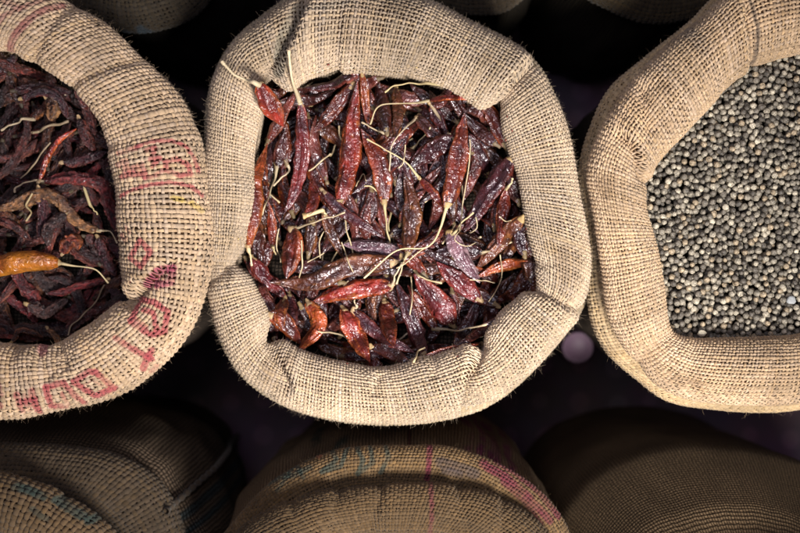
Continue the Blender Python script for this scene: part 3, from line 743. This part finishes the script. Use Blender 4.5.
# ---- glossy chillies of the middle sack
pA = Pile(rA, ZR - .072, mound=.012)
GA = 'glossy red chillies in the middle sack'
Ipoly = rA.tab[::20, :2]; cA = Ipoly.mean(0)
kk = 0; tries = 0
def edge_pods(pile, roll, n, rs0, Lr, Wr, pals, label, group, kw):
    """chillies lying all round, hard against the sack mouth"""
    for k in range(n):
        sv = (k * .618034) % 1.0; T = roll.look(np.array([sv, sv + .004]))[:, :2]
        tg = T[1] - T[0]; tg /= np.linalg.norm(tg); nn = np.array([-tg[1], tg[0]])
        if (roll.tab[:-1, :2].mean(0) - T[0]) @ nn < 0: nn = -nn
        c = T[0] + nn * rng.uniform(.000, .012); al = rng.uniform(-1, 1) * (.5 if k % 3 else 1.3)
        d = tg * math.cos(al) + nn * math.sin(al); L = rng.uniform(*Lr) * .001
        if rng.random() < .5: d = -d
        c = c + nn * abs(math.sin(al)) * L * .38; b = rng.uniform(-.005, .005)
        P3 = [c - d * L / 2, c + nn * b, c + d * L / 2]
        ks = 1000 * D / (CZ - (ZR - .02))
        pp = [(p[0] * ks + 400, 266.5 - p[1] * ks) for p in P3]
        if max(p[0] for p in pp) < -25: continue
        pod(pile, pp, rng.uniform(*Wr), rng.choice(pals), None, rs0 + k, label, group, **kw)
def px_of(p): return p[0] * 1000 * D / (CZ - ZR + .02) + 400, 266.5 - p[1] * 1000 * D / (CZ - ZR + .02)
while kk < 175 and tries < 6000:
    tries += 1
    x, y = rng.uniform(240, 545), rng.uniform(66, 375)
    L = rng.uniform(42, 78); ang = rng.normal(pi / 2, .65) if y < 230 else rng.uniform(0, pi)
    if rng.random() < .5: ang += pi
    dx, dy = math.cos(ang) * L / 2, math.sin(ang) * L / 2; b = rng.uniform(-7, 7)
    pts = [(x - dx, y - dy), (x - dy / L * 2 * b, y + dx / L * 2 * b), (x + dx, y + dy)]
    W = np.array([U(a, c, ZR - .02) for a, c in pts])
    Wc = W + (W - cA) / np.linalg.norm(W - cA, axis=1, keepdims=True) * .004
    if not inside(Wc, Ipoly).all(): continue
    st = None
    if rng.random() < .22:
        a2 = ang + pi + rng.uniform(-.5, .5); l2 = rng.uniform(22, 42); x0, y0 = pts[0]; bb = rng.uniform(-6, 6)
        st = [(x0, y0), (x0 + math.cos(a2) * l2 * .5 + bb, y0 + math.sin(a2) * l2 * .5 - bb), (x0 + math.cos(a2 + rng.uniform(-.6, .6)) * l2, y0 + math.sin(a2) * l2)]
        if not inside(np.array([U(a, c, ZR - .02) for a, c in st]), Ipoly).all(): st = None
    pal = rng.choice(['red', 'plum', 'dark', 'brown', 'dark', 'wine', 'plum', 'dark'])  # darker palette mix paints the heap's shade onto the low pods
    pod(pA, pts, rng.uniform(11, 16), pal, st, 1000 + kk, 'glossy dried red chilli lying deep in the pile of the middle sack', GA, wrinkle=1.15, maxz=ZR - .034)
    kk += 1
edge_pods(pA, rA, 62, 1500, (42, 66), (11, 15), ['red', 'plum', 'dark', 'brown', 'dark', 'wine'], 'glossy dried red chilli tucked under the mouth of the middle sack', GA, dict(wrinkle=1.15, maxz=ZR - .030))
HA = [ # calyx ... tip, width, palette, stalk, look
 ([(283,128),(279,145),(273,163)][::-1],15,'dark',[(273,163),(268,185),(261,214)],'dark chilli whose tan stalk points down beside the left edge'),
 ([(352,82),(333,105),(312,130)],19,'red',None,'broad maroon chilli slanting under the top edge of the middle sack'),
 ([(362,74),(365,100),(368,126)],10,'orange',None,'narrow orange red chilli hanging below the top edge'),
 ([(396,84),(398,110),(396,140)],15,'brown',None,'brown chilli upright under the two pale top stalks'),
 ([(452,88),(438,100),(430,86)],12,'dark',[(430,84),(408,83),(394,86),(384,91)],'shadowed chilli with pale bent stalk right under the top edge'),
 ([(430,98),(450,97),(472,101)],9,'bright',[(428,98),(400,101),(378,105),(370,122)],'thin crimson chilli with long pale stalk near the top'),
 ([(418,113),(430,128),(446,140)],14,'dark',[(418,112),(405,128),(392,146),(388,175)],'small dark chilli with forked looking stalk right of centre top'),
 ([(432,102),(440,118),(449,134)],15,'plum',[(449,130),(452,136)],'plum chilli pointing down to a pale stub, top right'),
 ([(457,138),(432,148),(408,168)],23,'plum',None,'wide plum chilli lying sideways right of centre'),
 ([(491,172),(480,150),(468,131)],17,'plum',None,'plum chilli with red end behind the long thin straw'),
 ([(522,218),(505,238),(477,270)],20,'brown',None,'dull brown red chilli leaning in from the right edge'),
 ([(508,188),(504,215),(499,248)],15,'red',[(508,188),(514,178)],'red chilli with tan cap against the right edge'),
 ([(532,262),(505,266),(478,277)],12,'orange',None,'thin orange edged chilli low at the right edge'),
 ([(498,306),(470,290),(448,282)],17,'dark',None,'dark chilli low right partly under the wrinkled purple ones'),
 ([(512,158),(492,190),(465,232)],24,'plum',None,'large shiny plum chilli slanting down at right'),
 ([(250,258),(262,278),(284,300)],17,'crim',None,'red purple chilli with curled tip at the left corner notch'),
 ([(270,314),(285,322),(300,345)],21,'red',None,'plump dark red chilli by the lower left edge'),
 ([(283,300),(281,315),(284,330)],13,'orange',None,'short orange chilli piece above the lower left edge'),
 ([(269,245),(270,222),(268,202)],13,'red',[(269,245),(272,254)],'short red brown chilli next to the left edge chilli'),
 ([(306,215),(313,200),(308,180)],15,'bright',[(322,209),(325,215)],'small bright red chilli left of centre'),
 ([(322,212),(330,232),(342,258)],13,'brown',None,'narrow brown chilli left of centre pointing down right'),
 ([(372,348),(390,352),(412,364)],16,'dark',[(412,364),(418,352),(425,349)],'dark chilli with hooked stalk near the bottom edge'),
 ([(352,312),(378,335),(414,352)],18,'plum',[(356,308),(352,298)],'long dark plum chilli by the bottom edge'),
 ([(482,345),(450,350),(425,354)],12,'red',None,'slim red chilli lying along the bottom right edge'),
 ([(500,318),(475,335),(452,348)],13,'dark',None,'dark slim chilli in the lower right corner'),
 ([(437,331),(424,312),(408,286)],14,'red',[(437,331),(460,331),(486,324)],'narrow red chilli with stalk running right, lower right'),
 ([(384,302),(388,325),(394,346)],19,'red',None,'tapering red chilli with orange tip pointing down at bottom centre'),
 ([(425,356),(412,320),(396,282)],19,'plum',None,'long dark plum chilli slanting through the bottom centre'),
 ([(481,300),(460,282),(437,262)],21,'crim',None,'crinkled purple red chilli right of the lower centre'),
 ([(454,326),(436,300),(414,274)],26,'crim',None,'large purple red shiny chilli at lower right of centre'),
 ([(266,142),(258,175),(257,210),(249,248)][::-1],15,'orange',[(249,250),(250,266)],'long orange red chilli along the left edge'),
 ([(280,213),(292,190),(300,150),(299,102)][::-1],18,'crim',[(298,100),(295,80),(294,60)],'long maroon chilli with straight pale stalk reaching the mouth, upper left'),
 ([(339,203),(348,165),(352,120),(357,80)],24,'bright',[(340,204),(345,225),(356,270)],'large bright red chilli standing upright, left of centre top'),
 ([(384,202),(380,165),(361,128)],22,'red',[(384,202),(386,225),(391,250)],'broad chilli with orange base pointing up, at centre'),
 ([(404,172),(412,205),(408,252)][::-1],21,'brown',[(408,252),(402,268),(396,284)],'brown red chilli upright in the middle of the pile'),
 ([(322,190),(343,212),(385,238)],13,'plum',None,'gnarled plum chilli twisting through the centre'),
 ([(404,256),(372,248),(342,244)],19,'pale',None,'crumpled greyish purple chilli with white creases at centre'),
 ([(394,262),(350,266),(310,282),(268,283)],26,'brown',None,'long brown red chilli lying across left of centre'),
 ([(391,286),(350,291),(309,304)],22,'bright',[(391,287),(402,262)],'red chilli with pointed left end below the long brown one'),
 ([(306,303),(318,325),(299,353)],19,'orange',None,'curved orange red chilli ending at the bottom left edge'),
 ([(342,310),(354,335),(370,362)],22,'bright',None,'wrinkled bright red chilli at the bottom edge left of centre'),
 ([(450,232),(462,258),(481,283)],18,'pale',[(452,236),(462,222),(474,212)],'crumpled pale purple chilli right of centre'),
 ([(291,228),(290,250),(285,279)],25,'red',[(291,228),(312,222),(345,211)],'plump red brown chilli with pale stalk pointing right, left of centre'),
 ([(447,206),(456,168),(465,112)],23,'red',[(447,206),(440,228),(428,246),(395,252),(364,279)],'upright matte red chilli with long crooked stalk, right of centre'),
 ([(421,178),(432,190),(444,207)],10,'bright',[(421,178),(405,160),(382,147),(366,138)],'slim red chilli with long pale stalk from the centre'),
 ([(265,92),(272,106),(285,128)],22,'bright',[(266,93),(250,86),(236,78),(228,69)],'short glossy red chilli with curved stalk lying over the left mouth'),
]
for i, (pts, w, pal, st, lb) in enumerate(HA):
    top = i >= 30
    pod(pA, pts, w * .88, pal, st, 200 + i, lb, GA, wrinkle=1.5 if pal in ('pale', 'crim', 'orange') else 1.15, tall=1 if i == len(HA) - 1 else 0, over=.004 if lb.startswith(('short glossy', 'long maroon')) else 0, lift=.004 if i == len(HA) - 1 else .002 if top else 0, maxz=None if i == len(HA) - 1 else ZR - .012)
# loose stalks on top of the pile
def straw(pile, pts, rad, label, name='loose_stalk', tint=(.58,.46,.29), group='loose stalks among the chillies', lift=.002):
    S = resample([U(x, y, ZR - .012) for x, y in pts], 40); zs = smooth1(pile.top(S, .003), 15) + .0018 + lift
    P = np.concatenate([S, zs[:, None]], 1); org = P[0].copy()
    P[:, :2] += .0008 * np.stack([vnoise(P * 90), vnoise(P * 90 + 7)], -1)
    V, Q = tube(P - org, np.full(40, rad * .00082) * (1 + .2 * vnoise(P * 200)), 6)
    o = link(name, mesh_np(name, V, Q, np.tile(np.array(tint), (len(V), 1)), (M_STALK,)), None, tuple(org))
    o['label'] = label; o['category'] = 'stalk'; o['group'] = group
for pts, rad, lb in [
 ([(471,138),(470,165),(466,195),(460,230)], .75, 'long thin pale straw lying upright at right of the chillies'),
 ([(502,254),(505,272),(503,284),(490,302)], .7, 'thin bent straw with knob end low at right'),
 ([(428,246),(415,255),(404,264),(396,268)], .8, 'short fork branching off the crooked central stalk'),
 ([(501,216),(506,220),(512,221)], .7, 'tiny white curved thread at right of the pile'),
 ([(324,228),(317,240),(318,258)], .8, 'short pale curved stalk left of centre, upright'),
 ([(299,240),(300,262),(297,278)], .9, 'tan straight stalk below the plump left chilli'),
 ([(276,228),(273,245),(275,262)], .75, 'thin pale stalk beside the plump left chilli'),
 ([(305,262),(316,256),(322,252)], .7, 'short straw lying sideways above the long brown chilli'),
 ([(405,143),(404,160),(398,166)], .8, 'thin pale stalk hanging near the centre top'),
 ([(340,242),(346,258),(353,272)], .8, 'pale stalk over the long brown chilli'),
 ([(411,276),(413,296),(410,316)], .85, 'pale stalk hanging below the centre of the pile'),
 ([(317,332),(335,336),(348,341)], 1.0, 'straw lying flat near the bottom left edge'),
 ([(472,232),(480,226),(478,216)], .7, 'crooked little twig beside the crumpled pale chilli'),
 ([(462,228),(455,240),(466,246),(477,242)], .6, 'tangled wiry stalk on the crumpled pale chilli'),
 ([(306,168),(318,160),(328,150)], 1.0, 'short tan stalk across the upper left chillies'),
 ([(366,180),(362,172),(355,186)], .7, 'hooked pale stalk beside the bright red upright chilli'),
 ([(470,280),(485,281),(498,283)], .7, 'thin grey straw at the tip of the crumpled chilli')]:
    straw(pA, pts, rad, lb)

# ---- dark wrinkled chillies of the left sack
pB = Pile(rB, ZR - .070, mound=.014); BI = rB.tab[::20, :2]; cB = BI.mean(0)
GB = 'dark wrinkled chillies in the left sack'
kk = 0; tries = 0
while kk < 105 and tries < 6000:
    tries += 1
    x, y = rng.uniform(-45, 132), rng.uniform(48, 346)
    L = rng.uniform(44, 84); ang = rng.uniform(0, 2 * pi); dx, dy = math.cos(ang) * L / 2, math.sin(ang) * L / 2; b = rng.uniform(-14, 14)
    pts = [(x - dx, y - dy), (x - dx * .3 - dy / L * 1.6 * b, y - dy * .3 + dx / L * 1.6 * b), (x + dx * .4 - dy / L * 1.4 * b, y + dy * .4 + dx / L * 1.4 * b), (x + dx + rng.uniform(-6, 6), y + dy + rng.uniform(-6, 6))]
    W = np.array([U(a, c, ZR - .02) for a, c in pts])
    Wc = W + (W - cB) / np.linalg.norm(W - cB, axis=1, keepdims=True) * .005
    if not inside(Wc, BI).all(): continue
    st = None
    if rng.random() < .05:
        x0, y0 = pts[0]; a2 = rng.uniform(0, 2 * pi); l2 = rng.uniform(12, 26)
        st = [(x0, y0), (x0 + math.cos(a2) * l2 * .6, y0 + math.sin(a2) * l2 * .6), (x0 + math.cos(a2 + .6) * l2, y0 + math.sin(a2 + .6) * l2)]
        if not inside(np.array([U(a, c, ZR - .02) for a, c in st]), BI).all(): st = None
    pal = rng.choice(['wine', 'black', 'dark', 'black', 'dark', 'wine', 'crim', 'brown'])
    pod(pB, pts, rng.uniform(8.5, 12), pal, st, 3000 + kk, 'dark wrinkled dried chilli lying in the heap of the left sack', GB, wrinkle=1.5, matl=M_WRINK, thick=.98, maxz=ZR - .024, bulb=.5, name='wrinkled_chilli', cat='wrinkled chilli')
    kk += 1
edge_pods(pB, rB, 54, 3500, (44, 66), (9, 11.5), ['wine', 'black', 'dark', 'wine', 'brown', 'plum'], 'dark wrinkled dried chilli tucked under the mouth of the left sack', GB, dict(wrinkle=1.8, matl=M_WRINK, thick=.98, maxz=ZR - .026, bulb=.5, name='wrinkled_chilli', cat='wrinkled chilli'))
HB = [
 ([(18,96),(38,90),(56,97),(66,118)],10,'plum',None,'grey plum chilli arching near the top of the left heap',1.5),
 ([(28,116),(38,106),(44,97)],10,'brown',[(28,116),(14,120),(-6,127)],'brown chilli with thick cream stalk at the left picture edge',1.4),
 ([(45,98),(52,106),(49,120)],12,'gold',None,'small golden brown lump of chilli near the cream stalk',1.9),
 ([(62,162),(80,160),(102,150)],10,'plum',None,'plum chilli lying sideways above the crimson one',1.8),
 ([(76,118),(84,135),(92,150)],11,'dark',None,'dark chilli near the upper right of the left heap',1.8),
 ([(42,190),(44,212),(36,236)],12,'plum',None,'plum chilli hanging down under the golden one',1.8),
 ([(96,238),(104,258),(112,276)],12,'plum',None,'purple knotted chilli against the right side of the left heap',2.0),
 ([(80,182),(86,194),(90,204)],12,'dark',[(86,204),(92,214)],'short dark chilli with grey cap under the crimson one',1.3),
 ([(68,214),(50,228),(48,246)],12,'black',None,'broad blackish chilli in the middle of the left heap',1.2),
 ([(60,252),(66,243),(76,240),(80,250)],13,'orange',None,'curled orange brown chilli above the ochre one',2.1),
 ([(10,262),(18,285),(28,300),(20,318)],13,'crim',None,'curved wine red chilli beneath the ochre one',1.9),
 ([(100,280),(75,286),(54,293),(40,294)],8,'crim',None,'slender wrinkled red chilli with pale tip below the ochre one',1.6),
 ([(26,305),(42,312),(60,300)],13,'black',None,'charred black chilli near the bottom of the left heap',1.4),
 ([(10,342),(16,331),(30,333),(38,338)],6,'brown',None,'thin curled brown chilli at the bottom of the left heap',1.5),
 ([(46,330),(54,336),(60,346)],6,'gold',None,'little hooked greyish chilli at the bottom edge of the left heap',1.5),
 ([(43,182),(70,178),(98,184),(106,205),(114,232)],13,'crim',[(43,181),(28,181),(14,186),(12,192)],'long crimson wrinkled chilli bent like an elbow',1.8),
 ([(94,230),(76,222),(60,200),(42,197),(20,206),(0,210)],13,'gold',[(94,230),(106,232),(113,243)],'long golden brown wrinkled chilli arching across the left heap',1.8),
 ([(40,180),(46,160),(56,140),(73,127)],6,'bright',None,'thin bright red chilli curving upward in the left heap',.7),
 ([(58,263),(35,261),(10,264),(-22,274)],21,'ochre',[(58,263),(76,267),(92,270),(104,284)],'smooth ochre orange chilli with tan stalk, brightest in the left sack',.22)]
for i, (pts, w, pal, st, lb, wr) in enumerate(HB):
    pod(pB, pts, w, pal, st, 500 + i, lb, GB, wrinkle=wr, matl=M_POD if pal in ('bright', 'ochre') else M_WRINK, thick=.95, lift=.003, bulb=.5, name='wrinkled_chilli', cat='wrinkled chilli', maxz=ZR - .010)
for pts, rad, lb in [([(60,117),(45,124),(27,131)], 1.8, 'thick greyish stalk across the upper left heap'),
 ([(48,142),(32,160),(14,177)], 1.1, 'thin grey stalk slanting in the upper part of the left heap'),
 ([(98,285),(86,304),(76,318),(66,326),(64,336)], 1.1, 'long brown stalk curving down to the left sack mouth'),
 ([(36,194),(28,208),(20,220)], 1.2, 'pale gold stalk under the golden brown chilli')]:
    straw(pB, pts, rad, lb, tint=(.26,.19,.12) if rad > 1.05 and 'gold' not in lb else (.4,.3,.16))

print('PILE', [(n_, round(float(np.mean([q[1] for q in STAT if q[0] == n_][-60:])), 4), round(float(np.mean([q[1] for q in STAT if q[0] == n_][80:140])), 4)) for n_ in ('dried_chilli', 'wrinkled_chilli')])
# ------------------------------------------------------------------ peppercorns
def icosphere(sub):
    bme = bpy.data.meshes.new('t'); import bmesh
    b = bmesh.new(); bmesh.ops.create_icosphere(b, subdivisions=sub, radius=1); 
    V = np.array([v.co[:] for v in b.verts]); F = np.array([[v.index for v in f.verts] for f in b.faces]); b.free(); bpy.data.meshes.remove(bme)
    return V, F
SV, SF = icosphere(3); SV2, SF2 = icosphere(2)
CI = rC.tab[::16, :2]; cC = CI.mean(0)
def corn(r, rs, hi=True):
    V = SV if hi else SV2
    q = V * 2.2 + rs * 1.37
    d = 1 + .15 * (1 - 2 * np.abs(vnoise(q))) + .10 * vnoise(q * 2.0) - .03
    d = d * (1 + .08 * math.sin(rs * 7.7) * V[:, 0])
    # little dimple ring where the berry joined its stalk
    return V * d[:, None] * r
ccols = np.array([(.40,.35,.275),(.28,.245,.195),(.185,.16,.13),(.10,.085,.07),(.38,.295,.20),(.54,.475,.37),(.13,.11,.09)])
cprob = np.array([.22,.22,.17,.11,.12,.08,.08])
def corn_tint(Vl, r, k, c):
    n = Vl / np.linalg.norm(Vl, axis=1, keepdims=True); ax = np.array([math.sin(k * 2.1), math.cos(k * 3.7), .75 + .3 * math.sin(k)]); ax /= np.linalg.norm(ax)
    d = n @ ax; pit = np.exp(-((d - .90) / .055) ** 2) * .65
    return np.tile(c, (len(Vl), 1)) * ((1 + .50 * vnoise(n * 2.8 + k)) * (1 - pit))[:, None]
def scatter(spacing, z0, zn, seed, jit):
    r = np.random.default_rng(seed); lo, hi = CI.min(0), CI.max(0); out = []
    cell = {}
    def ok(p):
        i, j = int(p[0] // spacing), int(p[1] // spacing)
        for a in (-1, 0, 1):
            for b in (-1, 0, 1):
                for q in cell.get((i + a, j + b), ()):
                    if (p[0] - q[0]) ** 2 + (p[1] - q[1]) ** 2 < spacing ** 2: return False
        return True
    cand = r.random((60000, 2)) * (hi - lo) + lo; m = inside(cand, (CI - cC) * 1.03 + cC)
    for p in cand[m]:
        if ok(p): cell.setdefault((int(p[0] // spacing), int(p[1] // spacing)), []).append(p); out.append(p)
    P = np.array(out); X = np.concatenate([P, np.zeros((len(P), 1))], 1)
    z = z0 + zn * vnoise(X * 160 + seed) + .004 * vnoise(X * 28) + jit * r.standard_normal(len(P))
    return np.concatenate([P, z[:, None]], 1), r
ZP = ZR - .020
tops, r1 = scatter(.0054, ZP, .0014, 61, .0012)
mids, r2 = scatter(.0053, ZP - .0046, .0010, 62, .0007)
lows, r3 = scatter(.0054, ZP - .0085, .0010, 63, .0006)
rad1 = r1.uniform(.0024, .0033, len(tops)); 
def ccol(r, n):
    c = ccols[r.choice(len(ccols), n, p=cprob / cprob.sum())]; return c * r.uniform(.8, 1.15, (n, 1))
col1 = ccol(r1, len(tops))
vis = np.array([inside(tops[:, :2], (CI - cC) * .965 + cC)])[0] & (tops[:, 0] < .385 * (CZ - ZP) / D)
order = np.argsort(-(rad1 + (tops[:, 2] - ZP) * .6) * vis)[:300]
sel = np.zeros(len(tops), bool); sel[order] = True
for k in np.where(sel)[0]:
    V = corn(rad1[k], k); cc = corn_tint(V, rad1[k], k, col1[k])
    o = link('peppercorn', mesh_np('peppercorn', V, SF, cc, (M_PEP,)), None, tuple(tops[k]))
    o.rotation_euler = (0, 0, r1.uniform(0, 6.28))
    o['label'] = 'round wrinkled pale grey peppercorn on the heap in the right sack'; o['category'] = 'peppercorn'; o['group'] = 'peppercorns in the right sack'
Vs, Fs, Cs, off = [], [], [], 0
for P, rad, col, hi in ((tops[~sel], rad1[~sel], col1[~sel], True), (mids, r2.uniform(.0025, .0032, len(mids)), ccol(r2, len(mids)) * .85, False), (lows, r3.uniform(.0026, .0032, len(lows)), ccol(r3, len(lows)) * .5, False)):  # lower layers darkened: shade in the gaps put into the corn colours
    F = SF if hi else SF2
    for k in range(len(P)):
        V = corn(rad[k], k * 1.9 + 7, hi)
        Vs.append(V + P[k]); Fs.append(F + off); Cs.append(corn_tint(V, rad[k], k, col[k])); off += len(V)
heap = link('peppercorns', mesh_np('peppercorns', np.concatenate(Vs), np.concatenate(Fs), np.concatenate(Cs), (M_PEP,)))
heap['kind'] = 'stuff'; heap['label'] = 'heap of small pale and dark grey peppercorns filling the right sack'; heap['category'] = 'peppercorns'
# two bits of husk on the peppercorns
def husk(px, py, s, tint, label):
    V = SV * np.array([1.0, .8, .35]) * s; V = V * (1 + .25 * vnoise(SV * 2.1 + px))[:, None]
    p = U(px, py, ZR - .014)
    o = link('husk_flake', mesh_np('husk_flake', V, SF, np.tile(np.array(tint), (len(V), 1)), (M_STALK,)), None, (p[0], p[1], ZR - .0135))
    o['label'] = label; o['category'] = 'husk'
husk(791, 300, .0050, (.30,.31,.32), 'pale grey flat flake on the peppercorns near the right picture edge')
husk(702, 333, .0042, (.45,.40,.31), 'cream husk flake at the lower edge of the peppercorns')

# crumbs of chilli skin and seed caught in the cloth
def crumb(roll, s_, v_, size, tint, label, name, cat):
    P, A, B, Nn = frame(roll, np.array([s_]), np.array([v_])); p = P[0] + Nn[0] * .0022
    V = SV2 * np.array([1.0, .6, .3]) * size; V = V * (1 + .35 * vnoise(SV2 * 2.1 + s_ * 90))[:, None]
    Rm = np.stack([A[0], B[0], Nn[0]], 1); V = V @ Rm.T
    o = link(name, mesh_np(name, V, SF2, np.tile(np.array(tint), (len(V), 1)), (M_STALK,)), None, tuple(p)); o['label'] = label; o['category'] = cat; o['group'] = 'crumbs caught in the sackcloth'
for k in range(26):
    rl, nm = ((rA, 'middle'), (rB, 'left'))[k % 2]
    if k % 3: crumb(rl, rng.random(), rng.uniform(.50, .66), rng.uniform(.0008, .0018), (.16, .02, .015), 'tiny red crumb of chilli skin on the mouth of the %s sack' % nm, 'chilli_crumb', 'crumb')
    else: crumb(rl, rng.random(), rng.uniform(.48, .66), rng.uniform(.0009, .0014), (.55, .40, .18), 'tiny pale chilli seed on the mouth of the %s sack' % nm, 'chilli_seed', 'seed')
# ------------------------------------------------------------------ floor
n = 60; g = np.linspace(-3, 3, n); X, Y = np.meshgrid(g, g, indexing='ij')
V = np.stack([X, Y, 0 * X], -1).reshape(-1, 3)
fl = link('floor', mesh_np('floor', V, gridq(n, n), None, (M_FLOOR,))); fl['kind'] = 'structure'
# round lilac lid on an added stand, imitating a blurred purple floor spot
md, nt, bs = newmat('lilac_disc'); 
nz = N(nt, 'ShaderNodeTexNoise', Scale=60.0); cr = nt.nodes.new('ShaderNodeValToRGB')
cr.color_ramp.elements[0].color = (.20,.115,.185,1); cr.color_ramp.elements[1].color = (.25,.15,.23,1)
nt.links.new(nz.outputs['Fac'], cr.inputs[0]); nt.links.new(cr.outputs[0], bs.inputs['Base Color']); bs.inputs['Roughness'].default_value = .5
pr = [(0, .006), (.0145, .006), (.0158, .0072), (.0175, .0072), (.0185, .006), (.0185, .001)]
a = np.linspace(0, 2 * pi, 48, endpoint=False)
zl = .14; pc = U(577, 347, zl)
a = np.linspace(0, 2 * pi, 56, endpoint=False)
def lathe(name, prof, mat, parent):
    V = np.array([[r_ * math.cos(t), r_ * math.sin(t), z_] for r_, z_ in prof for t in a])
    return link(name, mesh_np(name, V, gridq(len(prof), 56, closed_m=True), None, (mat,)), parent)
ms, nt, bs = newmat('dark_stand')
nz = N(nt, 'ShaderNodeTexNoise', Scale=25.0, Detail=5.0); cr = nt.nodes.new('ShaderNodeValToRGB')
cr.color_ramp.elements[0].color = (.020,.012,.020,1); cr.color_ramp.elements[1].color = (.05,.03,.045,1)
nt.links.new(nz.outputs['Fac'], cr.inputs[0]); nt.links.new(cr.outputs[0], bs.inputs['Base Color']); bs.inputs['Roughness'].default_value = .5
tin = thing('disc_on_stand', 'dark jar with round lilac lid, added down in the gap between middle and right sacks', 'stand', loc=(pc[0], pc[1], 0))
lathe('stand_body', [(0, .002), (.022, .002), (.0235, .006), (.0235, zl - .05), (.021, zl - .03), (.018, zl - .02), (.018, zl - .004)], ms, tin)
lathe('disc', [(0, zl + .006), (.0185, zl + .006), (.0197, zl + .0072), (.0215, zl + .0070), (.0225, zl + .005), (.0227, zl - .010), (.0205, zl - .011)], md, tin)

# ------------------------------------------------------------------ light
w = bpy.data.worlds.new('World'); scene.world = w; w.use_nodes = True
bg = w.node_tree.nodes['Background']; bg.inputs[0].default_value = (.84, .78, .95, 1); bg.inputs[1].default_value = .085
def area(name, loc, target, size, power, color):
    l = bpy.data.lights.new(name, 'AREA'); l.shape = 'DISK'; l.size = size; l.energy = power; l.color = color
    if name == 'key_lamp': l.spread = radians(80)
    o = bpy.data.objects.new(name, l); COL.objects.link(o); o.location = loc
    d = np.array(target) - np.array(loc); from mathutils import Vector
    o.rotation_euler = Vector(d).to_track_quat('-Z', 'Y').to_euler(); return o
area('key_lamp', (.36, -.60, ZR + .92), (.04, -.02, ZR), .34, 7.4, (1.0, .955, .89))
area('fill_lamp', (-.22, .30, ZR + 1.35), (0, -.05, ZR), .6, 5.5, (.90, .87, 1.0))

# ------------------------------------------------------------------ camera
cam = bpy.data.cameras.new('camera'); co = bpy.data.objects.new('camera', cam); COL.objects.link(co)
co.location = (0, 0, CZ); co.rotation_euler = (0, 0, 0)
cam.sensor_width = 36; cam.lens = 36 * D / .8; cam.clip_start = .05; cam.clip_end = 50
cam.dof.use_dof = True; cam.dof.focus_distance = D - .005; cam.dof.aperture_fstop = 3.2
scene.camera = co
scene.view_settings.view_transform = 'Standard'; scene.view_settings.look = 'None'; scene.view_settings.exposure = 0
scene.render.engine = 'CYCLES'; scene.cycles.max_bounces = 6
